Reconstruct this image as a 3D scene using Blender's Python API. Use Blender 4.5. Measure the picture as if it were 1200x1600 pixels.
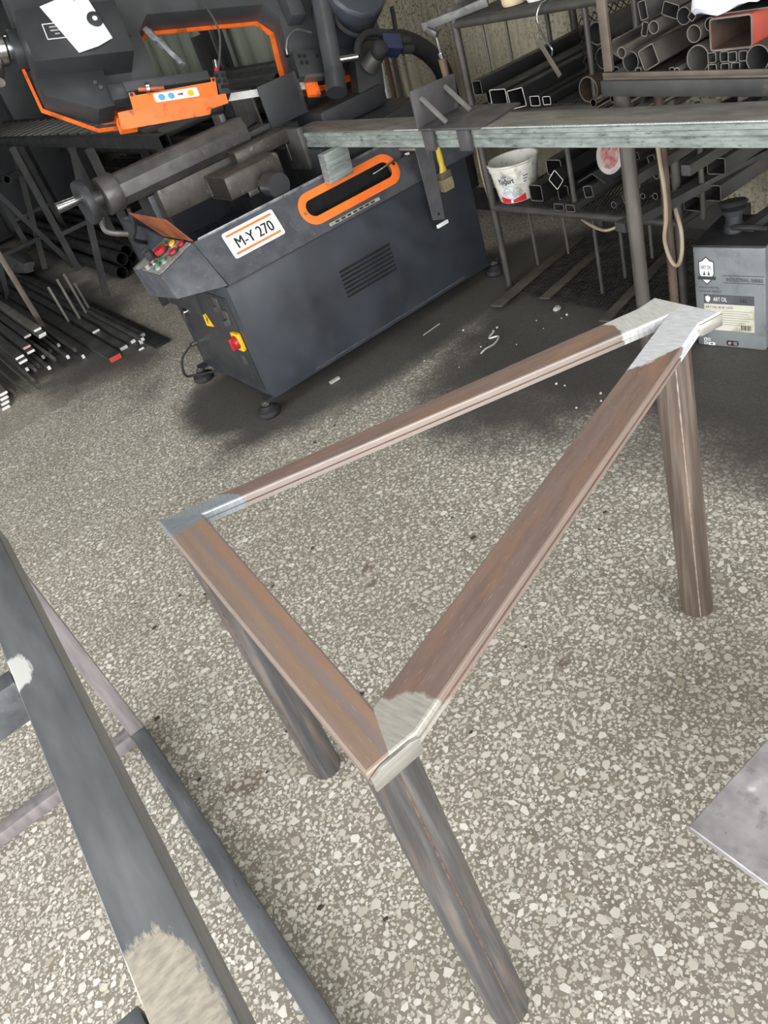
import bpy, bmesh, math, random
import numpy as np
from mathutils import Vector, Matrix

random.seed(7)
SC = bpy.context.scene
COL = SC.collection
for o in list(bpy.data.objects):
    bpy.data.objects.remove(o, do_unlink=True)

# ------------------------------------------------------------------ camera
CAM_R = Vector((0.76050744, -0.58164886, -0.28863997))
CAM_D = Vector((-0.55141783, -0.34378568, -0.76009853))
CAM_F = Vector((0.34288015, 0.73722182, -0.58218312))
CAM_O = Vector((0.0, 0.0, 1.52))
FPX = 1225.9
cam = bpy.data.cameras.new('camera')
cam.sensor_fit = 'HORIZONTAL'
cam.sensor_width = 36.0
cam.lens = FPX / 1200.0 * 36.0
cam.clip_start = 0.02
cam_o = bpy.data.objects.new('camera', cam)
m = Matrix((CAM_R, -CAM_D, -CAM_F)).transposed().to_4x4()
m.translation = CAM_O
cam_o.matrix_world = m
COL.objects.link(cam_o)
SC.camera = cam_o

# ------------------------------------------------------------------ light
world = bpy.data.worlds.new('overcast_daylight')
SC.world = world
world.use_nodes = True
bg = world.node_tree.nodes['Background']
bg.inputs['Color'].default_value = (0.97, 0.985, 1.0, 1)
bg.inputs['Strength'].default_value = 6.2
SC.view_settings.view_transform = 'Standard'
SC.view_settings.look = 'None'
SC.view_settings.gamma = 1.0
SC.view_settings.use_curve_mapping = False
SC.view_settings.exposure = 0.14

Y_DOOR, Y_BACK, X_LEFT, X_WALL, Z_CEIL = -2.2, 10.6, -3.4, 3.05, 3.3

def area_light(name, loc, rot, sx, sy, power, col=(1, 1, 1)):
    l = bpy.data.lights.new(name, 'AREA')
    l.shape = 'RECTANGLE'; l.size = sx; l.size_y = sy; l.energy = power; l.color = col
    o = bpy.data.objects.new(name, l)
    o.location = loc; o.rotation_euler = rot
    COL.objects.link(o)
    return o
# added ceiling lamps, out of view, to light the hall (fixtures are built below)
ADDED_LAMPS = [(-0.6, 2.2), (1.9, 2.2), (-0.6, 5.6), (1.9, 5.6)]
for lx, ly in ADDED_LAMPS:
    area_light('added_ceiling_light', (lx, ly, Z_CEIL - 0.13), (0, 0, 0), 0.2, 1.4, 7, (0.95, 0.98, 1.0))

# ------------------------------------------------------------------ mesh helpers
class MB:
    def __init__(s, T=None):
        s.v = []; s.f = []; s.T = T
    def add(s, vs, fs):
        n = len(s.v)
        if s.T is not None:
            vs = [s.T @ Vector(p) for p in vs]
        s.v += [tuple(p) for p in vs]
        s.f += [tuple(i + n for i in q) for q in fs]
        return s
    def box(s, x0, x1, y0, y1, z0, z1):
        return s.add([(x0,y0,z0),(x1,y0,z0),(x1,y1,z0),(x0,y1,z0),(x0,y0,z1),(x1,y0,z1),(x1,y1,z1),(x0,y1,z1)],
                     [(0,3,2,1),(4,5,6,7),(0,1,5,4),(1,2,6,5),(2,3,7,6),(3,0,4,7)])
    def loft(s, rings, cap=True, closed=True):
        n = len(rings[0]); vs = [p for r in rings for p in r]; fs = []
        for k in range(len(rings) - 1):
            for i in range(n if closed else n - 1):
                j = (i + 1) % n
                fs.append((k*n+i, k*n+j, (k+1)*n+j, (k+1)*n+i))
        if cap:
            fs.append(tuple(range(n))[::-1]); fs.append(tuple(range((len(rings)-1)*n, len(rings)*n)))
        return s.add(vs, fs)
    def prism(s, poly, fn, t0, t1):
        return s.loft([[fn(a, b, t0) for a, b in poly], [fn(a, b, t1) for a, b in poly]])
    def bar(s, p0, p1, w, h, up=(0, 0, 1)):
        p0 = Vector(p0); p1 = Vector(p1); d = (p1 - p0).normalized()
        u = Vector(up); a = d.cross(u)
        if a.length < 1e-4: a = d.cross(Vector((1, 0, 0)))
        a.normalize(); b = a.cross(d).normalized()
        q = [a*(-w/2)+b*(-h/2), a*(w/2)+b*(-h/2), a*(w/2)+b*(h/2), a*(-w/2)+b*(h/2)]
        return s.loft([[p0+k for k in q], [p1+k for k in q]])
    def cyl(s, p0, p1, r0, r1=None, n=20):
        r1 = r0 if r1 is None else r1
        p0 = Vector(p0); p1 = Vector(p1); d = (p1-p0).normalized()
        a = d.orthogonal().normalized(); b = d.cross(a)
        c = [a*math.cos(2*math.pi*i/n)+b*math.sin(2*math.pi*i/n) for i in range(n)]
        return s.loft([[p0+k*r0 for k in c], [p1+k*r1 for k in c]])
    def lathe(s, prof, p0, axis, n=28):
        p0 = Vector(p0); d = Vector(axis).normalized(); a = d.orthogonal().normalized(); b = d.cross(a)
        c = [a*math.cos(2*math.pi*i/n)+b*math.sin(2*math.pi*i/n) for i in range(n)]
        return s.loft([[p0+d*h+k*r for k in c] for r, h in prof], cap=True)
    def pipe(s, p0, p1, ro, ri, n=20):
        p0 = Vector(p0); p1 = Vector(p1); d = (p1-p0).normalized(); a = d.orthogonal().normalized(); b = d.cross(a)
        c = [a*math.cos(2*math.pi*i/n)+b*math.sin(2*math.pi*i/n) for i in range(n)]
        return s.loft([[p1+k*ri for k in c], [p0+k*ri for k in c], [p0+k*ro for k in c], [p1+k*ro for k in c], [p1+k*ri for k in c]], cap=False)
    def rtube(s, p0, p1, w, h, t, roll=0.0, up=(0, 0, 1)):
        p0 = Vector(p0); p1 = Vector(p1); d = (p1-p0).normalized(); u = Vector(up)
        a = d.cross(u).normalized(); b = a.cross(d).normalized()
        cr, sr = math.cos(roll), math.sin(roll); a, b = a*cr+b*sr, b*cr-a*sr
        def ring(w, h, c):
            c = min(c, w*.45, h*.45); q = []
            for sx, sy in ((1,1),(-1,1),(-1,-1),(1,-1)):
                X, Y = sx*w/2, sy*h/2
                e = [(X, Y-sy*c), (X-sx*c*.3, Y-sy*c*.3), (X-sx*c, Y)]
                q += e if sx*sy > 0 else e[::-1]
            return [a*x+b*y for x, y in q]
        O, I = ring(w, h, 2.2*t), ring(w-2*t, h-2*t, 1.2*t)
        return s.loft([[p1+k for k in I], [p0+k for k in I], [p0+k for k in O], [p1+k for k in O], [p1+k for k in I]], cap=False)
    def sweep(s, pts, r, n=8, sub=6):
        P = [Vector(p) for p in pts]; Q = []
        for i in range(len(P)-1):
            a = P[max(i-1, 0)]; b = P[i]; c = P[i+1]; d = P[min(i+2, len(P)-1)]
            for k in range(sub):
                t = k/sub
                Q.append(.5*((2*b)+(c-a)*t+(2*a-5*b+4*c-d)*t*t+(3*b-a-3*c+d)*t**3))
        Q.append(P[-1]); rings = []; a = None
        for i, q in enumerate(Q):
            d = (Q[min(i+1, len(Q)-1)]-Q[max(i-1, 0)]).normalized()
            if a is None: a = d.orthogonal()
            a = (a - d*a.dot(d)).normalized(); b = d.cross(a)
            rings.append([q+(a*math.cos(2*math.pi*j/n)+b*math.sin(2*math.pi*j/n))*r for j in range(n)])
        return s.loft(rings)
    def build(s, name, mat, parent=None, bevel=0, seg=2, angle=35, kind=None):
        V = np.array(s.v, float); lo = V.min(0); hi = V.max(0)
        org = Vector(((lo[0]+hi[0])/2, (lo[1]+hi[1])/2, lo[2]))
        me = bpy.data.meshes.new(name)
        me.from_pydata([tuple(p) for p in V-np.array(org)], [], s.f)
        bm = bmesh.new(); bm.from_mesh(me)
        bmesh.ops.recalc_face_normals(bm, faces=bm.faces)
        if bevel:
            es = [e for e in bm.edges if len(e.link_faces) == 2 and e.calc_face_angle(0) > math.radians(30)]
            bmesh.ops.bevel(bm, geom=es, offset=bevel, segments=seg, profile=.6, affect='EDGES', clamp_overlap=True)
        bm.to_mesh(me); bm.free()
        for p in me.polygons: p.use_smooth = True
        me.set_sharp_from_angle(angle=math.radians(angle))
        return place(name, me, mat, org, parent, kind)

def place(name, me, mat, loc, parent=None, kind=None, M=None):
    o = bpy.data.objects.new(name, me)
    if mat is not None:
        if me.materials: pass
        else: me.materials.append(mat)
    COL.objects.link(o)
    if M is not None: o.matrix_basis = M
    else: o.location = loc
    if parent is not None: adopt(o, parent)
    if kind: o['kind'] = kind
    return o
def adopt(o, parent):
    o.parent = parent
    o.matrix_parent_inverse = parent.matrix_basis.inverted()
def tag(o, label, cat, group=None, kind=None):
    o['label'] = label
    if cat: o['category'] = cat
    if group: o['group'] = group
    if kind: o['kind'] = kind
    return o
def thing(name, label, cat, loc, group=None):
    o = bpy.data.objects.new(name, None); o.empty_display_size = .05
    o.location = loc; COL.objects.link(o)
    return tag(o, label, cat, group)
def struct(name, mb, mat, label=None, parent=None):
    o = mb.build(name, mat, parent); o['kind'] = 'structure'
    if label: o['label'] = label
    return o

# ------------------------------------------------------------------ material helpers
def nt(name):
    mt = bpy.data.materials.new(name); mt.use_nodes = True
    t = mt.node_tree; b = t.nodes['Principled BSDF']
    return mt, t, b
def N(t, typ, **k):
    n = t.nodes.new(typ)
    for a, v in k.items():
        if a.startswith('i_'): n.inputs[a[2:].replace('_', ' ')].default_value = v
        else: setattr(n, a, v)
    return n
def L(t, a, b): t.links.new(a, b)
def ramp(t, src, stops):
    r = N(t, 'ShaderNodeValToRGB'); e = r.color_ramp.elements
    while len(e) < len(stops): e.new(.5)
    for el, (p, c) in zip(e, stops):
        el.position = p; el.color = (*c, 1) if len(c) == 3 else c
    L(t, src, r.inputs['Fac']); return r
def srgb(r, g, b):
    return tuple((c/255/12.92 if c/255 <= .04045 else ((c/255+.055)/1.055)**2.4) for c in (r, g, b))
def mixc(t, fac, a, b):
    n = N(t, 'ShaderNodeMix', data_type='RGBA')
    for sock, v in ((n.inputs[0], fac), (n.inputs[6], a), (n.inputs[7], b)):
        if hasattr(v, 'links') or hasattr(v, 'is_output'): L(t, v, sock)
        elif isinstance(v, (int, float)): sock.default_value = v
        else: sock.default_value = (*v, 1)
    return n.outputs[2]
def mth(t, op, a, b=0.0, c=0.0, clamp=False):
    n = N(t, 'ShaderNodeMath', operation=op, use_clamp=clamp)
    for i, v in enumerate((a, b, c)):
        if hasattr(v, 'is_output'): L(t, v, n.inputs[i])
        else: n.inputs[i].default_value = v
    return n.outputs[0]
def noise(t, vec, scale, detail=5, rough=.55, dist=0.0):
    n = N(t, 'ShaderNodeTexNoise'); n.inputs['Scale'].default_value = scale
    n.inputs['Detail'].default_value = detail; n.inputs['Roughness'].default_value = rough; n.inputs['Distortion'].default_value = dist
    if vec is not None: L(t, vec, n.inputs['Vector'])
    return n.outputs['Fac']
def coords(t, kind='Object', scale=(1, 1, 1)):
    if kind == 'World':
        src = N(t, 'ShaderNodeNewGeometry').outputs['Position']
    else:
        src = N(t, 'ShaderNodeTexCoord').outputs[kind]
    if scale != (1, 1, 1):
        mp = N(t, 'ShaderNodeMapping'); mp.inputs['Scale'].default_value = scale
        L(t, src, mp.inputs['Vector']); return mp.outputs[0]
    return src
MATS = {}
def mat(name, c1, c2=None, rough=.5, metal=0.0, scale=10, stretch=(1, 1, 1), bump=0.0, bscale=90, spots=None, lo=.35, hi=.65, rvar=.12, space='Object', emit=0):
    """two-tone noise paint / metal, colours given as sRGB 0..255"""
    if name in MATS: return MATS[name]
    mt, t, b = nt(name)
    c1 = srgb(*c1); c2 = srgb(*c2) if c2 else tuple(x*.7 for x in c1)
    v = coords(t, space, stretch)
    n1 = noise(t, v, scale, 6)
    col = ramp(t, n1, [(lo, c1), (hi, c2)]).outputs[0]
    if spots:
        sc, thr, sw, scol = spots
        n3 = noise(t, v, sc, 7, .65)
        f = N(t, 'ShaderNodeMapRange', clamp=True); L(t, n3, f.inputs[0]); f.inputs[1].default_value = thr; f.inputs[2].default_value = thr+sw
        col = mixc(t, f.outputs[0], col, srgb(*scol))
    L(t, col, b.inputs['Base Color'])
    r = N(t, 'ShaderNodeMapRange'); L(t, noise(t, v, scale*2.3, 4), r.inputs[0])
    r.inputs[1].default_value = .3; r.inputs[2].default_value = .7; r.inputs[3].default_value = max(.05, rough-rvar); r.inputs[4].default_value = min(1, rough+rvar)
    L(t, r.outputs[0], b.inputs['Roughness'])
    b.inputs['Metallic'].default_value = metal
    if bump:
        bp = N(t, 'ShaderNodeBump'); bp.inputs['Strength'].default_value = bump; bp.inputs['Distance'].default_value = .003
        L(t, noise(t, v, bscale, 4), bp.inputs['Height']); L(t, bp.outputs[0], b.inputs['Normal'])
    if emit:
        b.inputs['Emission Color'].default_value = (*c1, 1); b.inputs['Emission Strength'].default_value = emit
    MATS[name] = mt
    return mt

# ------------------------------------------------------------------ floor: terrazzo with oily grime and painted shade
def grime_shade_mask(t, pos):
    """old oil and soot soaked into the floor round the saw, racks and bar stock, plus shade painted under the conveyor"""
    sep = N(t, 'ShaderNodeSeparateXYZ'); L(t, pos, sep.inputs[0])
    x, y = sep.outputs[0], sep.outputs[1]
    wob = mth(t, 'MULTIPLY', mth(t, 'SUBTRACT', noise(t, pos, 1.7, 5, .6), .5), 1.1)
    def blob(cx, cy, rx, ry):
        dx = mth(t, 'DIVIDE', mth(t, 'SUBTRACT', x, cx), rx); dy = mth(t, 'DIVIDE', mth(t, 'SUBTRACT', y, cy), ry)
        d = mth(t, 'SQRT', mth(t, 'ADD', mth(t, 'MULTIPLY', dx, dx), mth(t, 'MULTIPLY', dy, dy)))
        d = mth(t, 'ADD', d, wob)
        mr = N(t, 'ShaderNodeMapRange', clamp=True, interpolation_type='SMOOTHSTEP'); L(t, d, mr.inputs[0])
        mr.inputs[1].default_value = 1.18; mr.inputs[2].default_value = .72
        return mr.outputs[0]
    out = None
    for bl in ((2.45, 2.1, 1.05, .95), (2.4, 1.3, .85, .8), (1.85, 2.95, 1.15, .42), (1.15, 3.2, .45, .4), (.75, 6.6, .62, 2.4), (2.35, 7.2, 1.0, 3.6)):  # last ellipse paints the shade under the conveyor into the floor
        k = blob(*bl); out = k if out is None else mth(t, 'MAXIMUM', out, k)
    return out
def soil(t, pos):
    a = N(t, 'ShaderNodeMapRange', clamp=True); L(t, noise(t, pos, 2.1, 6, .62), a.inputs[0])
    a.inputs[1].default_value = .42; a.inputs[2].default_value = .72
    return a.outputs[0]
def stain_mask(t, pos):
    """a few small dried spills on the open floor"""
    sep = N(t, 'ShaderNodeSeparateXYZ'); L(t, pos, sep.inputs[0]); out = None
    wob = mth(t, 'MULTIPLY', mth(t, 'SUBTRACT', noise(t, pos, 22, 5, .65), .5), 1.5)
    for cx, cy, rx, ry in ((.045, 1.37, .035, .03), (.0, 1.40, .022, .014), (.79, 1.03, .02, .014), (.70, 1.75, .03, .015), (.66, 1.68, .02, .012), (.28, 2.1, .03, .02)):
        dx = mth(t, 'DIVIDE', mth(t, 'SUBTRACT', sep.outputs[0], cx), rx); dy = mth(t, 'DIVIDE', mth(t, 'SUBTRACT', sep.outputs[1], cy), ry)
        d = mth(t, 'ADD', mth(t, 'SQRT', mth(t, 'ADD', mth(t, 'MULTIPLY', dx, dx), mth(t, 'MULTIPLY', dy, dy))), wob)
        mr = N(t, 'ShaderNodeMapRange', clamp=True); L(t, d, mr.inputs[0]); mr.inputs[1].default_value = 1.15; mr.inputs[2].default_value = .75
        out = mr.outputs[0] if out is None else mth(t, 'MAXIMUM', out, mr.outputs[0])
    return out
GR = srgb(70, 68, 65)
def terrazzo():
    mt, t, b = nt('terrazzo_floor')
    pos = coords(t, 'World')
    base = ramp(t, noise(t, pos, 30, 6), [(.3, srgb(126, 119, 107)), (.7, srgb(146, 139, 126))]).outputs[0]
    # fine stone grains and, beyond the modelled chips, the chips too far off to tell apart
    wv = N(t, 'ShaderNodeVectorMath', operation='ADD'); L(t, pos, wv.inputs[0])
    nw = N(t, 'ShaderNodeTexNoise'); nw.inputs['Scale'].default_value = 60; L(t, pos, nw.inputs['Vector'])
    sc = N(t, 'ShaderNodeVectorMath', operation='SCALE'); L(t, nw.outputs['Color'], sc.inputs[0]); sc.inputs['Scale'].default_value = .012; L(t, sc.outputs[0], wv.inputs[1])
    col = base
    for s, thr in ((95, .31), (170, .30)):
        vo = N(t, 'ShaderNodeTexVoronoi', feature='F1'); vo.inputs['Scale'].default_value = s; L(t, wv.outputs[0], vo.inputs['Vector'])
        wn = N(t, 'ShaderNodeSeparateXYZ'); L(t, vo.outputs['Color'], wn.inputs[0])
        k = mth(t, 'LESS_THAN', vo.outputs['Distance'], mth(t, 'ADD', mth(t, 'MULTIPLY', wn.outputs[0], .2), thr-.02))
        k = mth(t, 'MULTIPLY', k, mth(t, 'GREATER_THAN', wn.outputs[1], .35))
        cc = ramp(t, wn.outputs[2], [(0, srgb(176, 171, 159)), (1, srgb(206, 202, 191))]).outputs[0]
        col = mixc(t, k, col, cc)
    so = soil(t, pos)
    col = mixc(t, mth(t, 'MULTIPLY', so, .35), col, srgb(120, 114, 102))
    col = mixc(t, mth(t, 'MULTIPLY', stain_mask(t, pos), .75), col, srgb(104, 90, 76))
    g = grime_shade_mask(t, pos)
    col = mixc(t, mth(t, 'MULTIPLY', g, .93), col, GR)
    L(t, col, b.inputs['Base Color'])
    rr = N(t, 'ShaderNodeMapRange'); L(t, noise(t, pos, 7, 4), rr.inputs[0]); rr.inputs[3].default_value = .45; rr.inputs[4].default_value = .7
    L(t, rr.outputs[0], b.inputs['Roughness'])
    b.inputs['Specular IOR Level'].default_value = .3
    return mt
def chip_mat():
    mt, t, b = nt('marble_chip')
    geo = N(t, 'ShaderNodeNewGeometry'); pos = geo.outputs['Position']
    oi = N(t, 'ShaderNodeObjectInfo')
    rnd = mth(t, 'FRACT', mth(t, 'ADD', geo.outputs['Random Per Island'], oi.outputs['Random']))
    col = ramp(t, rnd, [(0, srgb(170, 162, 147)), (.2, srgb(203, 198, 185)), (.65, srgb(221, 216, 206)), (1, srgb(234, 231, 224))]).outputs[0]
    col = mixc(t, mth(t, 'MULTIPLY', noise(t, pos, 120, 4), .3), col, srgb(186, 176, 155))
    col = mixc(t, mth(t, 'MULTIPLY', soil(t, pos), .35), col, srgb(140, 131, 114))
    col = mixc(t, mth(t, 'MULTIPLY', stain_mask(t, pos), .45), col, srgb(118, 102, 86))
    g = grime_shade_mask(t, pos)
    col = mixc(t, mth(t, 'MULTIPLY', g, .965), col, GR)
    L(t, col, b.inputs['Base Color'])
    b.inputs['Roughness'].default_value = .5; b.inputs['Specular IOR Level'].default_value = .3
    return mt
CHIP = chip_mat()
floor = struct('floor', MB().box(X_LEFT, X_WALL, Y_DOOR-1.5, Y_BACK, -.12, 0), terrazzo(), 'grey terrazzo floor with cream stone chips, oily and dark near the saw')

def seen(x, y, z=0, mrg=40):
    p = Vector((x, y, z))-CAM_O; d = p.dot(CAM_F)
    if d < .05: return None
    u = 600+FPX*p.dot(CAM_R)/d; v = 800+FPX*p.dot(CAM_D)/d
    return d if (-mrg < u < 1200+mrg and -mrg < v < 1600+mrg) else None
def chips():
    rng = random.Random(3); cell = .03; grid = {}
    out = []
    def fits(x, y, r):
        i, j = int(x/cell), int(y/cell)
        for a in (i-1, i, i+1):
            for c in (j-1, j, j+1):
                for q in grid.get((a, c), ()):
                    if (q[0]-x)**2+(q[1]-y)**2 < ((q[2]+r)*.86)**2: return False
        return True
    x0, x1, y0, y1 = -1.0, 2.6, .2, 4.3
    for (rmin, rmax, n) in ((.0098, .0138, 6500), (.0068, .0098, 34000), (.0045, .0068, 100000), (.003, .0045, 100000)):
        for _ in range(n):
            x = rng.uniform(x0, x1); y = rng.uniform(y0, y1)
            if x > 2.05 or (x > 1.15 and y > 2.6) : continue
            d = seen(x, y)
            if d is None: continue
            if rmax < .0046 and d > 2.2: continue
            r = rng.uniform(rmin, rmax)
            if fits(x, y, r):
                grid.setdefault((int(x/cell), int(y/cell)), []).append((x, y, r)); out.append((d, x, y, r))
    return out
def chip_poly(r, rng):
    n = rng.choice((3, 4, 4, 5, 5, 6)); asp = rng.uniform(.48, 1); a0 = rng.uniform(0, 6.28); q = []
    for i in range(n):
        a = (i+rng.uniform(-.34, .34))*2*math.pi/n; k = r*rng.uniform(.8, 1.16)
        q.append((k*math.cos(a), k*math.sin(a)*asp))
    c, s = math.cos(a0), math.sin(a0)
    o = []
    for i in range(n):   # clip the corners a little
        p, q2 = q[i], q[(i+1) % n]
        for f in (.1, .9):
            X = p[0]+(q2[0]-p[0])*f; Y = p[1]+(q2[1]-p[1])*f
            o.append((X*c-Y*s, X*s+Y*c))
    return o
def build_chips():
    rng = random.Random(5); C = chips(); C.sort(key=lambda q: q[0]/q[3])
    shapes = []
    for k in range(24):
        mb = MB(); p = chip_poly(1, rng); mb.loft([[(x, y, -2) for x, y in p], [(x, y, 0) for x, y in p]])
        me = bpy.data.meshes.new('stone_chip'); me.from_pydata(mb.v, [], mb.f); me.materials.append(CHIP); shapes.append(me)
    for i, (d, x, y, r) in enumerate(C[:300]):
        M = Matrix.Translation((x, y, .0006)) @ Matrix.Rotation(rng.uniform(0, 6.28), 4, 'Z') @ Matrix.Diagonal((r, r, .001, 1))
        place('stone_chip', shapes[i % 24], CHIP, None, floor, M=M)
    V = []; F = []
    for d, x, y, r in C[300:]:
        p = chip_poly(r, rng); n = len(V); z = .0006 if r > .0048 else .0004
        V += [(x+a, y+b2, z) for a, b2 in p]; F.append(tuple(range(n, n+len(p))))
    me = bpy.data.meshes.new('stone_chips'); me.from_pydata(V, [], F)
    o = place('stone_chips', me, CHIP, (0, 0, 0), floor, 'stuff')
    return len(C)
NCHIPS = build_chips()
print('chips', NCHIPS)

# ------------------------------------------------------------------ room shell
def wall_mat():
    mt, t, b = nt('mouldy_concrete')
    pos = coords(t, 'World')
    c = ramp(t, noise(t, pos, 2.5, 7, .6), [(.3, srgb(172, 164, 142)), (.7, srgb(138, 131, 112))]).outputs[0]
    n2 = noise(t, pos, 62, 8, .75)
    f = N(t, 'ShaderNodeMapRange', clamp=True); L(t, n2, f.inputs[0]); f.inputs[1].default_value = .49; f.inputs[2].default_value = .60
    big = N(t, 'ShaderNodeMapRange', clamp=True); L(t, noise(t, pos, 3.2, 4), big.inputs[0]); big.inputs[1].default_value = .33; big.inputs[2].default_value = .55
    c = mixc(t, mth(t, 'MULTIPLY', f.outputs[0], big.outputs[0]), c, srgb(70, 62, 46))
    st = coords(t, 'World', (1, 9, .35)); n3 = noise(t, st, 3, 5)
    s3 = N(t, 'ShaderNodeMapRange', clamp=True); L(t, n3, s3.inputs[0]); s3.inputs[1].default_value = .5; s3.inputs[2].default_value = .7
    c = mixc(t, mth(t, 'MULTIPLY', s3.outputs[0], .5), c, srgb(92, 88, 72))
    L(t, c, b.inputs['Base Color']); b.inputs['Roughness'].default_value = .9
    bp = N(t, 'ShaderNodeBump'); bp.inputs['Strength'].default_value = .5; bp.inputs['Distance'].default_value = .01
    L(t, n2, bp.inputs['Height']); L(t, bp.outputs[0], b.inputs['Normal'])
    return mt
WALL = wall_mat()
PLAIN = mat('dull_plaster', (98, 96, 90), (82, 80, 75), rough=.9, scale=2, space='World')
struct('wall_right', MB().box(X_WALL, X_WALL+.2, Y_DOOR-1.5, Y_BACK, -.12, Z_CEIL), WALL, 'mould-stained concrete wall behind the racks')
struct('wall_back', MB().box(X_LEFT, X_WALL, Y_BACK, Y_BACK+.2, -.12, Z_CEIL), PLAIN, 'far grey wall of the hall')
struct('wall_left', MB().box(X_LEFT-.2, X_LEFT, 4.4, Y_BACK+.2, -.12, Z_CEIL), PLAIN, 'left wall of the hall')
struct('ceiling', MB().box(X_LEFT-.2, X_WALL+.2, Y_DOOR, Y_BACK+.2, Z_CEIL, Z_CEIL+.2), PLAIN, 'plain ceiling of the hall')
struct('baseboard_right', MB().box(X_WALL-.012, X_WALL, 2.0, Y_BACK, 0, .13), mat('soot_black', (38, 37, 36), (54, 52, 50), rough=.8), 'blackened strip along the foot of the wall')
LAMPM = mat('added_lamp_tube', (250, 252, 255), (250, 252, 255), rough=.4, emit=4)
LAMPB = mat('added_lamp_body', (205, 205, 200), rough=.5)
for i, (lx, ly) in enumerate(ADDED_LAMPS):
    t_ = thing('added_ceiling_lamp', 'added white fluorescent lamp, out of view under the hall ceiling', 'lamp', (lx, ly, Z_CEIL-.1), 'added ceiling lamps')
    MB().box(lx-.09, lx+.09, ly-.72, ly+.72, Z_CEIL-.07, Z_CEIL).build('housing', LAMPB, t_, .006)
    for s in (-.045, .045):
        MB().cyl((lx+s, ly-.68, Z_CEIL-.09), (lx+s, ly+.68, Z_CEIL-.09), .014, n=10).build('tube', LAMPM, t_)
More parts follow.
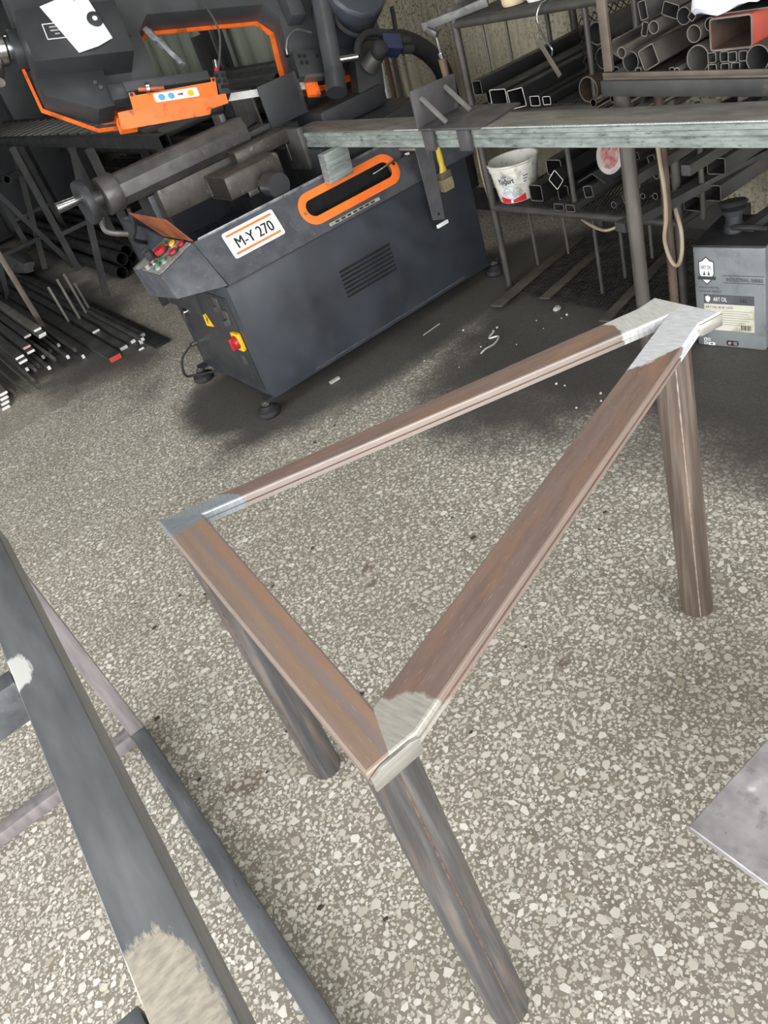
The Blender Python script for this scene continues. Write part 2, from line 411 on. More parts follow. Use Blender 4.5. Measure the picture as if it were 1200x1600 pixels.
# ------------------------------------------------------------------ triangular rusty table base
def inset(poly, d, fixed=()):
    """offset a polygon inwards; edges whose index is in fixed stay put (mitre joints)"""
    n = len(poly); A = sum(poly[i][0]*poly[(i+1) % n][1]-poly[(i+1) % n][0]*poly[i][1] for i in range(n))
    sg = 1 if A > 0 else -1; ln = []
    for i in range(n):
        p, q = Vector(poly[i]), Vector(poly[(i+1) % n]); a = (q-p).normalized(); nn = Vector((-a.y, a.x))*sg
        ln.append((p+nn*(0 if i in fixed else d), a))
    out = []
    for i in range(n):
        (p, a), (q, b) = ln[i-1], ln[i]; den = a.x*b.y-a.y*b.x
        if abs(den) < 1e-3: out.append((q.x, q.y)); continue
        t = ((q.x-p.x)*b.y-(q.y-p.y)*b.x)/den; r = p+a*t; out.append((r.x, r.y))
    return out
def rail_mat(name, x0, x1, half, brown=((146, 124, 114), (116, 98, 90)), streak=(152, 120, 102), bright=(226, 226, 230), sk0=0.0, sk1=0.0, bright_refl=None, side=(150, 141, 133), sf=.35, tint=False):
    """rolled, rust-brown steel; ground bright beyond local x0 / x1"""
    mt, t, b = nt(name)
    v = coords(t, 'Object'); vs = coords(t, 'Object', (1.2, 14, 14))
    c = ramp(t, noise(t, vs, 3.2, 6, .6), [(.32, srgb(*brown[0])), (.68, srgb(*brown[1]))]).outputs[0]
    s = N(t, 'ShaderNodeMapRange', clamp=True); L(t, noise(t, coords(t, 'Object', (1, 5, 5)), 4.5, 5), s.inputs[0]); s.inputs[1].default_value = .5; s.inputs[2].default_value = .68
    c = mixc(t, mth(t, 'MULTIPLY', s.outputs[0], .6), c, srgb(*streak))
    fs = N(t, 'ShaderNodeMapRange', clamp=True); L(t, noise(t, coords(t, 'Object', (5, 60, 60)), 8, 4), fs.inputs[0]); fs.inputs[1].default_value = .62; fs.inputs[2].default_value = .72
    c = mixc(t, mth(t, 'MULTIPLY', fs.outputs[0], .5), c, srgb(205, 186, 170))
    sy = N(t, 'ShaderNodeSeparateXYZ'); L(t, v, sy.inputs[0])
    def band(c0, w, soft=2.0):
        d_ = mth(t, 'DIVIDE', mth(t, 'SUBTRACT', mth(t, 'ADD', sy.outputs[1], mth(t, 'MULTIPLY', mth(t, 'SUBTRACT', noise(t, coords(t, 'Object', (1, .2, 1)), 6, 3), .5), .012)), c0), w)
        return mth(t, 'POWER', 2.718, mth(t, 'MULTIPLY', mth(t, 'MULTIPLY', d_, d_), -1.0))
    if tint:   # heat tint left by a long weld on the other side
        c = mixc(t, mth(t, 'MULTIPLY', band(-.016, .009), .4), c, srgb(178, 134, 98))
        c = mixc(t, mth(t, 'MULTIPLY', band(.012, .008), .3), c, srgb(172, 142, 104))
        c = mixc(t, mth(t, 'MULTIPLY', band(-.002, .006), .6), c, srgb(140, 130, 130))
    else:
        c = mixc(t, mth(t, 'MULTIPLY', mth(t, 'MULTIPLY', band(.0, .014), s.outputs[0]), .55), c, srgb(170, 130, 100))
    nz = N(t, 'ShaderNodeSeparateXYZ'); L(t, N(t, 'ShaderNodeNewGeometry').outputs['True Normal'], nz.inputs[0])
    sd = mth(t, 'MULTIPLY', mth(t, 'LESS_THAN', nz.outputs[2], .9), mth(t, 'ADD', sf, mth(t, 'MULTIPLY', noise(t, coords(t, 'Object', (3, 20, 20)), 4, 4), .3)))
    c = mixc(t, sd, c, srgb(*side))
    sep = N(t, 'ShaderNodeSeparateXYZ'); L(t, v, sep.inputs[0])
    wob = mth(t, 'MULTIPLY', mth(t, 'SUBTRACT', noise(t, v, 13, 4), .5), .12)
    x = mth(t, 'ADD', sep.outputs[0], wob)
    def edge(a, sgn, sk):
        m = N(t, 'ShaderNodeMapRange', clamp=True); L(t, mth(t, 'ADD', x, mth(t, 'MULTIPLY', sep.outputs[1], sk)), m.inputs[0]); m.inputs[1].default_value = a; m.inputs[2].default_value = a+sgn*.008
        return m.outputs[0]
    f = mth(t, 'MAXIMUM', edge(x0, -1, sk0), edge(x1, 1, sk1))
    gn = noise(t, coords(t, 'Object', (40, 6, 6)), 6, 5); bright_refl = bright_refl or bright
    gr = [ramp(t, gn, [(.35, srgb(*q)), (.7, tuple(k*.72 for k in srgb(*q)))]).outputs[0] for q in (bright, bright_refl)]
    gr = mixc(t, mth(t, 'GREATER_THAN', sep.outputs[0], 0.0), gr[0], gr[1])  # x1 end is lighter: a reflection painted into the ground steel
    c = mixc(t, f, c, gr)
    L(t, c, b.inputs['Base Color'])
    b.inputs['Metallic'].default_value = .38
    L(t, mth(t, 'SUBTRACT', mth(t, 'ADD', .5, mth(t, 'MULTIPLY', noise(t, vs, 5, 3), .08)), mth(t, 'MULTIPLY', f, .17)), b.inputs['Roughness'])
    bp = N(t, 'ShaderNodeBump'); bp.inputs['Strength'].default_value = .12; bp.inputs['Distance'].default_value = .002
    L(t, noise(t, coords(t, 'Object', (9, 60, 60)), 9, 3), bp.inputs['Height']); L(t, bp.outputs[0], b.inputs['Normal'])
    return mt
ZT = .76
tb = thing('triangular_table', 'triangular rust-brown steel table base on three round tube legs, ground bright at the corners', 'table base', (.5, .95, 0))
F1, F2, FIN = (.129, .583), (.207, .582), (.193, .655)
LO, LI = (.176, 1.349), (.243, 1.282)
RIN, R0, R1, R2, R3 = (1.159, .941), (1.164, 1.015), (1.214, 1.013), (1.202, .854), (1.152, .865)
FM = (.165, .583); RM = (1.208, .94)
def rail(poly, ax, mt, fixed=(), name='rail'):
    A, B = Vector(ax[0]), Vector(ax[1]); c = (A+B)/2; d = (B-A).normalized(); nrm = Vector((-d.y, d.x))
    loc = [((Vector(p)-c).dot(d), (Vector(p)-c).dot(nrm)) for p in poly]
    mb = MB()
    mb.loft([[(x, y, z) for x, y in inset(loc, k, fixed)] for z, k in ((-.026, .002), (-.025, .0006), (-.0242, 0), (-.0165, 0), (-.0155, .004), (-.0125, .004), (-.0112, 0), (-.004, 0), (-.0013, .0010), (0, .0034))])
    me = bpy.data.meshes.new(name); me.from_pydata(mb.v, [], mb.f)
    bm = bmesh.new(); bm.from_mesh(me); bmesh.ops.recalc_face_normals(bm, faces=bm.faces); bm.to_mesh(me); bm.free()
    M = Matrix(((d.x, nrm.x, 0, c.x), (d.y, nrm.y, 0, c.y), (0, 0, 1, ZT), (0, 0, 0, 1)))
    return place(name, me, mt, None, tb, M=M)
rail([F1, FM, FIN, LI, LO], ((.165, .60), (.21, 1.32)), rail_mat('rail_steel_left', -.50, .305, .36, ((160, 140, 129), (138, 118, 107)), (164, 132, 110), (150, 156, 160), tint=True), (1, 3))
rail([FIN, FM, F2, R3, R2, RM, RIN], ((.2, .612), (1.18, .905)), rail_mat('rail_steel_front', -.462, .335, .5, bright=(192, 188, 178), bright_refl=(236, 238, 244), sk0=.15, sk1=1.2, sf=.25), (0, 5))
rail([LI, RIN, RM, R1, R0, LO], ((.21, 1.31), (1.18, .975)), rail_mat('rail_steel_back', -.41, .41, .5, bright=(160, 165, 168), bright_refl=(226, 226, 224), sk0=.9, side=(160, 152, 146), sf=.5), (1, 5))
BRIGHT = mat('ground_steel', (206, 204, 198), (176, 174, 168), rough=.38, metal=.85, scale=14, stretch=(1, 6, 6), rvar=.08)
c_ = MB(); c_.prism([(F1[0]+.001, ZT-.034), (F2[0]-.002, ZT-.034), (F2[0]-.001, ZT-.008), (F2[0]-.014, ZT-.003), (F1[0]+.02, ZT-.003), (F1[0]+.002, ZT-.010)], lambda a, b, q: (a, q, b), .577, .582)
c_.build('end_cap', BRIGHT, tb, .0012)
c_ = MB(); c_.prism([(1.15, ZT-.027), (1.2, ZT-.027), (1.203, ZT-.003), (1.15, ZT-.003)], lambda a, b, q: (a, .865-(a-1.152)*.22+q, b), -.005, .0)
c_.build('end_cap', BRIGHT, tb, .0012)
TUBE = None
def tube_mat(name, cs, rc, rf):
    mt, t, b = nt(name)
    vs = coords(t, 'Object', (18, 18, .7))
    c = ramp(t, noise(t, vs, 3, 6, .62), [(.28, srgb(*cs[0])), (.5, srgb(*cs[1])), (.72, srgb(*cs[2]))]).outputs[0]
    f = N(t, 'ShaderNodeMapRange', clamp=True); L(t, noise(t, coords(t, 'Object', (30, 30, 2.2)), 2.2, 6, .65), f.inputs[0]); f.inputs[1].default_value = .56; f.inputs[2].default_value = .7
    c = mixc(t, mth(t, 'MULTIPLY', f.outputs[0], rf), c, srgb(*rc))
    L(t, c, b.inputs['Base Color']); b.inputs['Metallic'].default_value = .4
    r = N(t, 'ShaderNodeMapRange'); L(t, noise(t, vs, 4, 4), r.inputs[0]); r.inputs[3].default_value = .3; r.inputs[4].default_value = .58
    L(t, r.outputs[0], b.inputs['Roughness'])
    bp = N(t, 'ShaderNodeBump'); bp.inputs['Strength'].default_value = .2; bp.inputs['Distance'].default_value = .002
    L(t, noise(t, coords(t, 'Object', (60, 60, 6)), 5, 4), bp.inputs['Height']); L(t, bp.outputs[0], b.inputs['Normal'])
    return mt
TUBE = tube_mat('mill_scale_tube', ((66, 66, 68), (90, 88, 88), (128, 123, 118)), (132, 106, 90), .45)
TUBE_B = tube_mat('brown_tube', ((76, 66, 60), (98, 86, 78), (138, 126, 115)), (120, 94, 78), .6)
SEAM_P = mat('pale_seam', (178, 164, 152), (130, 118, 108), rough=.5, metal=.4, scale=50)
WELD = mat('weld_seam', (140, 112, 96), (86, 78, 74), rough=.5, metal=.5, scale=60)
for (bx, by), (tx, ty), sa in (((.162, .593), (.172, .622), -1.75), ((1.117, .893), (1.128, .915), -2.3), ((.204, 1.259), (.212, 1.285), -2.6)):
    lg = MB().pipe((bx, by, 0), (tx, ty, ZT-.0262), .0367, .033, 40).build('leg', TUBE_B if bx > 1 else TUBE, tb)
    dx, dy = math.cos(sa)*.0366, math.sin(sa)*.0366
    s_ = MB().sweep([(bx+dx, by+dy, .002), ((bx+tx)/2+dx, (by+ty)/2+dy, .36), (tx+dx, ty+dy, ZT-.03)], .0016, 6).build('weld_seam', SEAM_P if bx > 1 else WELD)
    s_.parent = lg; s_.matrix_parent_inverse = lg.matrix_basis.inverted()

# ------------------------------------------------------------------ dark steel table frame at the left
DARK = mat('dark_rolled_steel', (112, 114, 117), (86, 88, 91), rough=.38, metal=.3, scale=5, stretch=(6, 1, 6), bump=.05, spots=(9, .6, .2, (126, 128, 130)))
DARK2 = mat('dark_rolled_steel_purple', (158, 150, 150), (128, 122, 124), rough=.4, metal=.3, scale=6, stretch=(8, 8, 1), bump=.05)
GROUND = mat('brushed_weld', (196, 186, 168), (160, 152, 140), rough=.5, metal=.35, scale=30, stretch=(3, 1, 1))
def long_rail_mat():
    mt, t, b = nt('dark_rolled_steel_ground')
    pos = coords(t, 'World'); sep = N(t, 'ShaderNodeSeparateXYZ'); L(t, pos, sep.inputs[0])
    x, y = sep.outputs[0], sep.outputs[1]
    c = ramp(t, noise(t, coords(t, 'World', (7, 1.2, 7)), 5, 6), [(.3, srgb(120, 121, 123)), (.7, srgb(92, 94, 96))]).outputs[0]
    n = mth(t, 'SUBTRACT', noise(t, coords(t, 'World', (30, 8, 8)), 3.5, 6, .7), .5)
    def patch(cx, cy, rx, ry, soft):
        dx = mth(t, 'DIVIDE', mth(t, 'SUBTRACT', x, cx), rx); dy = mth(t, 'DIVIDE', mth(t, 'SUBTRACT', y, cy), ry)
        d = mth(t, 'ADD', mth(t, 'SQRT', mth(t, 'ADD', mth(t, 'POWER', mth(t, 'ABSOLUTE', dx), 3.0), mth(t, 'POWER', mth(t, 'ABSOLUTE', dy), 3.0))), mth(t, 'MULTIPLY', n, 1.1))
        m = N(t, 'ShaderNodeMapRange', clamp=True); L(t, d, m.inputs[0]); m.inputs[1].default_value = 1.0; m.inputs[2].default_value = 1.0-soft
        return m.outputs[0]
    p1 = patch(-.172, .50, .052, .12, .14); p2 = patch(-.17, 1.185, .036, .05, .2)
    g1 = ramp(t, noise(t, coords(t, 'World', (9, 22, 9)), 6, 4), [(.35, srgb(190, 181, 165)), (.65, srgb(160, 152, 140))]).outputs[0]
    c = mixc(t, p1, c, g1); c = mixc(t, p2, c, srgb(226, 226, 220))
    f = mth(t, 'MAXIMUM', p1, p2)
    L(t, c, b.inputs['Base Color']); b.inputs['Metallic'].default_value = .3
    L(t, mth(t, 'ADD', .34, mth(t, 'MULTIPLY', f, .12)), b.inputs['Roughness'])
    return mt
fr = thing('steel_table', 'dark rectangular steel table frame with flat top rails, floor rails and square posts', 'table frame', (-.5, .9, 0))
def xl(y): return -.085-(1.4-y)*.0319        # outer edge of the long top rail
mb = MB(); mb.prism([(xl(1.78), 1.78), (xl(.02), .02), (xl(.02)-.075, .02), (xl(1.78)-.075, 1.78)], lambda a, b, q: (a, b, q), .68, .76)
top_rail = mb.build('top_rail', long_rail_mat(), fr, .0035, 3)
for y0, y1, w in ((1.165, 1.205, 0), (.475, .553, 0), (1.72, 1.78, 0)):
    MB().box(-1.02, xl(y0)-.0755, y0, y1, .68, .76).build('cross_rail', DARK, fr, .003)
mb = MB(); mb.prism([(-1.02, 1.78), (-1.02, .02), (-1.095, .02), (-1.095, 1.78)], lambda a, b, q: (a, b, q), .68, .76); mb.build('top_rail', DARK, fr, .003)
for x, y in ((-.106, 1.752), (-1.05, 1.752), (-1.05, .05), (-.16, .06)):
    MB().box(x-.02, x+.02, y-.02, y+.02, .0, .6795).build('post', DARK2, fr, .004)
for x in (-.105, -1.05):
    MB().box(x-.021, x+.021, .09, 1.7315, 0, .042).build('floor_rail', DARK, fr, .005)
MB().box(-1.029, -.1265, 1.732, 1.772, 0, .04).build('floor_rail', DARK2, fr, .004)
# ------------------------------------------------------------------ steel bench corner, lower right
SLAB = mat('worn_bench_plate', (188, 184, 185), (150, 145, 146), rough=.36, metal=.45, scale=16, bump=.8, bscale=11, spots=(26, .56, .2, (118, 106, 104)))
bn = thing('work_bench', 'low steel bench with a dented grey plate top, only its corner in view', 'bench', (.8, .05, 0))
MB().box(.459, 1.12, -.4, .413, .406, .42).build('bench_top', SLAB, bn, .004, 3)
for x, y in ((1.07, .36), (1.07, -.34), (.56, -.34), (.76, .1)):
    MB().rtube((x, y, 0), (x, y, .4055), .05, .05, .003, up=(0, 1, 0)).build('leg', DARK, bn)
# ------------------------------------------------------------------ text helper (flat print)
def text_geo(txt, size=1.0, bold=.0):
    cu = bpy.data.curves.new('t', 'FONT'); cu.body = txt; cu.size = size; cu.resolution_u = 3; cu.offset = bold
    o = bpy.data.objects.new('t', cu); COL.objects.link(o)
    dg = bpy.context.evaluated_depsgraph_get(); me = bpy.data.meshes.new_from_object(o.evaluated_get(dg))
    V = [tuple(v.co) for v in me.vertices]; F = [tuple(p.vertices) for p in me.polygons]
    bpy.data.objects.remove(o); bpy.data.curves.remove(cu); bpy.data.meshes.remove(me)
    return V, F
def text_on(txt, fn, w, h, name, M_, parent, x0=0.0, y0=0.0, bold=.006):
    """fit txt in w x h, map (a, b) through fn to world"""
    V, F = text_geo(txt, 1.0, bold); xs = [v[0] for v in V]; ys = [v[1] for v in V]
    sx = w/(max(xs)-min(xs)); sy = h/(max(ys)-min(ys))
    mb = MB(); mb.add([fn(x0+(v[0]-min(xs))*sx, y0+(v[1]-min(ys))*sy) for v in V], F)
    return mb.build(name, M_, parent)
def rrect(x0, x1, y0, y1, r, n=4):
    P = []
    for cx, cy, a0 in ((x1-r, y1-r, 0), (x0+r, y1-r, 90), (x0+r, y0+r, 180), (x1-r, y0+r, 270)):
        for k in range(n+1):
            a = math.radians(a0+90*k/n); P.append((cx+r*math.cos(a), cy+r*math.sin(a)))
    return P
def disc(cx, cy, r, n=20): return [(cx+r*math.cos(2*math.pi*i/n), cy+r*math.sin(2*math.pi*i/n)) for i in range(n)]
def ring_mb(mb, outer, inner, fn, t0, t1):
    R_ = [[fn(a, b, t0) for a, b in outer], [fn(a, b, t1) for a, b in outer], [fn(a, b, t1) for a, b in inner], [fn(a, b, t0) for a, b in inner], [fn(a, b, t0) for a, b in outer]]
    return mb.loft(R_, cap=False)

# ------------------------------------------------------------------ band saw
NAVY = mat('dark_slate_paint', (56, 60, 67), (43, 46, 51), rough=.45, scale=5, bump=.04, spots=(7, .58, .25, (68, 67, 64)), rvar=.15)
NAVY_D = mat('dusty_slate_paint', (76, 78, 84), (58, 60, 65), rough=.5, scale=18, bump=.1, spots=(40, .58, .15, (98, 92, 86)))
BLK = mat('black_paint', (50, 51, 53), (40, 41, 43), rough=.45, scale=8, spots=(20, .64, .15, (66, 65, 63)))
BLK2 = mat('bow_grey_paint', (66, 67, 69), (53, 54, 56), rough=.38, scale=5, spots=(16, .6, .2, (80, 78, 75)))
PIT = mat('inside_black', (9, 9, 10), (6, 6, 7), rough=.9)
ORG = mat('orange_paint', (240, 112, 38), (226, 98, 30), rough=.45, scale=5, spots=(22, .52, .14, (150, 72, 30)))
ORG2 = mat('orange_paint_clean', (242, 120, 48), (232, 108, 38), rough=.42, scale=6)
STEEL = mat('worn_cast_iron', (96, 94, 92), (72, 71, 70), rough=.45, metal=.45, scale=12, bump=.25, bscale=50, spots=(22, .6, .12, (120, 112, 102)))
OILY = mat('oily_iron', (82, 78, 72), (58, 55, 52), rough=.4, metal=.3, scale=14, bump=.3, bscale=45, spots=(30, .6, .1, (128, 116, 100)))
CHROME = mat('chrome', (205, 205, 205), (170, 170, 170), rough=.2, metal=1, scale=20, rvar=.08)
RUBBER = mat('black_rubber', (36, 36, 37), (26, 26, 27), rough=.7)
WHITE = mat('white_print', (232, 234, 236), (222, 224, 226), rough=.5)
BLACKP = mat('black_print', (16, 16, 17), (12, 12, 12), rough=.6)
YEL = mat('yellow_plastic', (236, 186, 30), (222, 172, 24), rough=.45)
REDP = mat('red_plastic', (168, 40, 44), (148, 32, 36), rough=.4)
GRN = mat('green_plastic', (60, 130, 96), (50, 112, 84), rough=.4)
RUSTP = mat('coppery_rust', (172, 98, 62), (112, 66, 48), rough=.5, metal=.3, scale=9, spots=(14, .55, .2, (84, 54, 46)))
GALV = mat('galvanised_steel', (158, 166, 161), (118, 125, 120), rough=.42, metal=.4, scale=7, stretch=(1, 2, 8), spots=(13, .55, .14, (84, 90, 84)))
GALV_T = mat('galvanised_top', (150, 148, 140), (118, 116, 110), rough=.45, metal=.5, scale=6, stretch=(4, 1, 1), spots=(10, .55, .2, (112, 100, 88)))
PANELM = mat('scuffed_alu', (176, 172, 166), (140, 136, 130), rough=.45, metal=.4, scale=30, spots=(50, .55, .1, (84, 80, 78)))
BLUE = mat('blue_plastic', (44, 52, 82), (38, 44, 70), rough=.4)

saw = thing('band_saw', 'dark slate and orange metal-cutting band saw with its bow raised, standing by the concrete wall', 'band saw', (1.7, 3.3, 0))
YF = 2.93
def hood(x, s, out=0.0):   # point on the sloping front hood: s 0..1 from crease to top edge
    y = YF+.1*s; z = .577+.181*s; k = .2068
    return (x, y-out*.875, z+out*.4835)
base = MB().box(1.07, 2.362, YF, 3.66, .06, .575).build('cabinet', NAVY, saw, .006)
# louvre slots: dark recesses with a rim
def part_of(o, parent):
    o.parent = parent; o.matrix_parent_inverse = parent.matrix_basis.inverted(); return o
for k in range(7):
    z = .402-k*.0188; x0, x1 = 1.566+.0*k, 1.848
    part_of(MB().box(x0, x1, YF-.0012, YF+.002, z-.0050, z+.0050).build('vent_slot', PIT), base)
    part_of(MB().box(x0, x1, YF-.003, YF-.0002, z+.0052, z+.0070).build('vent_louvre', NAVY), base)
part_of(MB().box(1.3, 2.2, YF-.0015, YF+.001, .075, .082).build('panel_seam', CHROME if False else NAVY_D), base)
# hood sheet with the chip slot
hx0, hx1 = 1.078, 2.412
sx0, sx1, ss0, ss1 = 1.545, 1.985, .36, .70
mb = MB()
xs = [hx0, sx0, sx1, hx1]; ss = [0, ss0, ss1, 1]
for i in range(3):
    for j in range(3):
        if i == 1 and j == 1: continue
        q = [(xs[i], ss[j]), (xs[i+1], ss[j]), (xs[i+1], ss[j+1]), (xs[i], ss[j+1])]
        if i == 0: q = [(1.085-.030*s_ if x_ == hx0 else x_, s_) for x_, s_ in q]
        mb.add([hood(*p) for p in q], [(0, 1, 2, 3)])
hoodo = mb.build('front_hood', NAVY_D, saw)
MB().bar(hood(hx0, 1.0), hood(hx1, 1.0), .012, .006, (0, 1, 0)).build('hood_lip', mat('lip_highlight', (150, 152, 156), (96, 98, 103), rough=.35, metal=.5, scale=14), saw, .002)  # paler metal paints a highlight along the hood's top edge
MB().bar((hx0, YF+.002, .5755), (hx1, YF+.002, .5755), .014, .005).build('hood_seam', BLK, saw, .001)
mb = MB()
ring_mb(mb, [(x, s) for x, s in rrect(1.515, 2.03, .22, .86, .001)] and [(a, b/.207) for a, b in rrect(1.512, 2.032, .040, .178, .066, 8)],
        [(a, b/.207) for a, b in rrect(1.545, 1.995, .074, .146, .034, 8)], lambda a, b, q: hood(a, b, q), .0008, .006)
ringo = mb.build('slot_ring', ORG2, saw, .001)
for (x, s) in ((1.53, .5), (2.014, .56)):
    part_of(MB().cyl(hood(x, s, .006), hood(x, s, .009), .007, n=10).build('rivet', CHROME), ringo)
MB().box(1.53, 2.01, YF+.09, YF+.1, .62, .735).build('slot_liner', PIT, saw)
mb = MB(); mb.prism([(1.60, .06), (1.87, .06), (1.87, .125), (1.60, .125)], lambda a, b, q: hood(a, b, q), .0008, .003)
lb = mb.build('slot_label', mat('grimy_label', (168, 164, 150), (128, 124, 112), rough=.6, scale=40), saw)
for k in range(7):
    part_of(MB().prism([(1.63+k*.032, .075), (1.65+k*.032, .075), (1.65+k*.032, .108), (1.63+k*.032, .108)], lambda a, b, q: hood(a, b, q), .003, .0034).build('print', BLACKP), lb)
# model plate
mb = MB(); mb.prism([(a, b/.207) for a, b in rrect(1.168, 1.412, .075, .184, .01)], lambda a, b, q: hood(a, b, q), .0008, .003)
pl = mb.build('model_plate', WHITE, saw)
for k in (-.0013, 0, .0013):
    part_of(text_on('M-Y 270', lambda a, b: hood(a, b/.207, .0036+k*.1), .176, .044, 'print', BLACKP, None, 1.205+k, .106, bold=0.0), pl)
for b0 in (.087, .163):
    part_of(MB().prism([(1.182, b0/.207), (1.398, b0/.207), (1.398, (b0+.009)/.207), (1.182, (b0+.009)/.207)], lambda a, b, q: hood(a, b, q), .003, .0036).build('orange_stripe', ORG2), pl)
# tray behind the hood
TRAY = mat('oily_tray', (52, 54, 60), (40, 41, 45), rough=.3, scale=7, spots=(24, .58, .15, (74, 70, 66)))
mb = MB(); mb.box(1.08, 2.41, YF+.105, 3.78, .60, .612)
mb.build('tray_floor', TRAY, saw)
MB().box(1.05, 2.42, 3.78, 3.79, .58, .80).build('tray_rear_wall', NAVY, saw, .002)
MB().box(2.405, 2.415, YF+.1, 3.78, .58, .76).build('tray_end_wall', NAVY, saw)
MB().prism([(3.31, .60), (3.78, .60), (3.78, .80), (3.31, .757)], lambda a, b, q: (q, a, b), 1.046, 1.054).build('tray_side_wall', NAVY, saw)
MB().box(1.05, 1.09, 3.30, 3.66, .40, .60).build('side_skirt', BLK, saw, .004)
# console
A_ = Vector((1.055, 3.03, .757)); D_ = Vector((.877, 3.03, .703)); T_ = Vector((1.047, 3.297, .757)); L_ = Vector((.874, 3.33, .702))
B_ = Vector((1.083, 2.932, .578)); C_ = Vector((.886, 2.98, .612)); E_ = Vector((.886, 3.33, .57)); G_ = Vector((1.068, 3.33, .50))
mb = MB(); mb.add([A_, D_, C_, B_, T_, L_, E_, G_], [(0, 3, 2, 1), (0, 1, 5, 4), (1, 2, 6, 5), (2, 3, 7, 6), (4, 5, 6, 7), (0, 4, 7, 3)])
con = mb.build('console', NAVY_D, saw, .003)
cu_ = (D_-A_); cv_ = (T_-A_); cn_ = cv_.cross(cu_).normalized()
if cn_.z < 0: cn_ = -cn_
def cpt(a, b, q): return A_+cu_*a+cv_*b+cn_*q
part_of(MB().prism([(.03, .03), (.97, .03), (.97, .97), (.03, .97)], cpt, .0005, .003).build('button_plate', PANELM), con)
for a, b, r, h, M_, nm in ((.13, .22, .014, .012, REDP, 'button'), (.16, .5, .014, .012, YEL, 'button'), (.2, .78, .014, .012, GRN, 'button'),
                           (.42, .6, .026, .022, REDP, 'emergency_button'), (.36, .22, .017, .014, REDP, 'button'), (.62, .3, .013, .012, GRN, 'button'),
                           (.8, .3, .014, .011, GRN, 'button'), (.86, .6, .012, .01, PANELM, 'button'), (.74, .48, .012, .02, CHROME, 'key_switch')):
    part_of(MB().cyl(cpt(a, b, .003), cpt(a, b, .003+h), r*1.05, r, 16).build(nm, M_), con)
    part_of(MB().pipe(cpt(a, b, .003), cpt(a, b, .008), r*1.3, r*1.06, 16).build('bezel', CHROME if M_ is not REDP else BLK), con)
part_of(MB().cyl(cpt(.62, .72, .003), cpt(.62, .72, .04), .02, .017, 14).build('selector_knob', RUBBER), con)
part_of(MB().bar(cpt(.54, .72, .045), cpt(.74, .72, .045), .016, .016, tuple(cn_)).build('selector_knob', RUBBER, bevel=.003), con)
u_ = Vector((-.068, 0, .118))
mb = MB(); mb.loft([[A_+Vector((0, .0, .004)), T_+Vector((0, .02, .004)), T_+u_+Vector((-.02, .03, .02)), A_+u_+Vector((0, -.01, 0))],
                    [A_+Vector((.004, 0, .006)), T_+Vector((.004, .02, .006)), T_+u_+Vector((-.016, .03, .022)), A_+u_+Vector((.004, -.01, .002))]])
mb.build('rusty_flap', RUSTP, saw)
# left end panel fittings (plane x = 1.07)
XL = 1.0662
def lp(a, b, q): return (XL-q, a, b)
tri = MB().prism([(3.325, .442), (3.345, .335), (3.262, .345)], lp, .0, .002).build('warning_sticker', YEL, saw)
part_of(MB().prism([(3.317, .405), (3.309, .372), (3.321, .373), (3.309, .348), (3.301, .376), (3.291, .375)], lp, .002, .0024).build('bolt_symbol', BLACKP), tri)
kb = MB().cyl(lp(3.54, .374, 0), lp(3.54, .374, .02), .019, .016, 14).build('lock_knob', CHROME, saw)
part_of(MB().bar(lp(3.54, .374, .024), lp(3.54, .34, .024), .012, .01, (1, 0, 0)).build('key', CHROME), kb)
for yy, zz in ((3.10, .48), (3.05, .427)):
    lt = MB().prism(rrect(yy-.022, yy+.022, zz-.034, zz+.034, .012), lp, 0, .006).build('latch', STEEL, saw, .002)
    part_of(MB().box(XL-.022, XL-.006, yy-.008, yy+.010, zz-.028, zz-.004).build('latch_tongue', CHROME if yy < 3.06 else STEEL), lt)
sw = MB().prism(rrect(2.992, 3.062, .285, .365, .008), lp, 0, .016).build('isolator_switch', YEL, saw, .002)
part_of(MB().cyl(lp(3.028, .325, .016), lp(3.028, .325, .034), .03, .027, 18).build('switch_dial', REDP), sw)
part_of(MB().bar(lp(3.028, .352, .04), lp(3.028, .298, .04), .012, .014, (1, 0, 0)).build('switch_grip', REDP, bevel=.002), sw)
MB().prism([(3.05, .2), (3.09, .2), (3.09, .245), (3.05, .245)], lp, 0, .002).build('type_plate', STEEL, saw)
MB().prism([(2.99, .09), (3.6, .09), (3.6, .52), (2.99, .52)], lp, -.0036, .0).build('end_door', BLK, saw, .002)
gl = MB().cyl((1.06, 3.6, .2), (1.03, 3.6, .2), .012, n=10).build('cable_gland', CHROME, saw)
part_of(MB().sweep([(1.03, 3.6, .2), (.97, 3.63, .15), (.95, 3.64, .07), (1.0, 3.63, .045), (1.2, 3.5, .03), (1.5, 3.45, .02)], .006).build('cable', RUBBER), gl)
for fx, fy in ((1.03, 2.95), (1.03, 3.64), (2.33, 3.64), (2.40, 2.94)):
    ft = MB().lathe([(.046, 0), (.052, .008), (.05, .028), (.03, .036), (.024, .045)], (fx, fy, 0), (0, 0, 1), 22).build('foot', RUBBER, saw)
    part_of(MB().cyl((fx, fy, .045), (fx, fy, .068), .011, n=10).build('foot_bolt', CHROME), ft)
    part_of(MB().cyl((fx, fy, .05), (fx, fy, .062), .02, n=6).build('foot_nut', STEEL), ft)
    part_of(MB().box(min(fx, 1.08) if fx < 2 else 2.3, 1.12 if fx < 2 else fx+.03, max(fy-.03, 2.936), fy+.03, .061, .07).build('foot_bracket', BLK), ft)

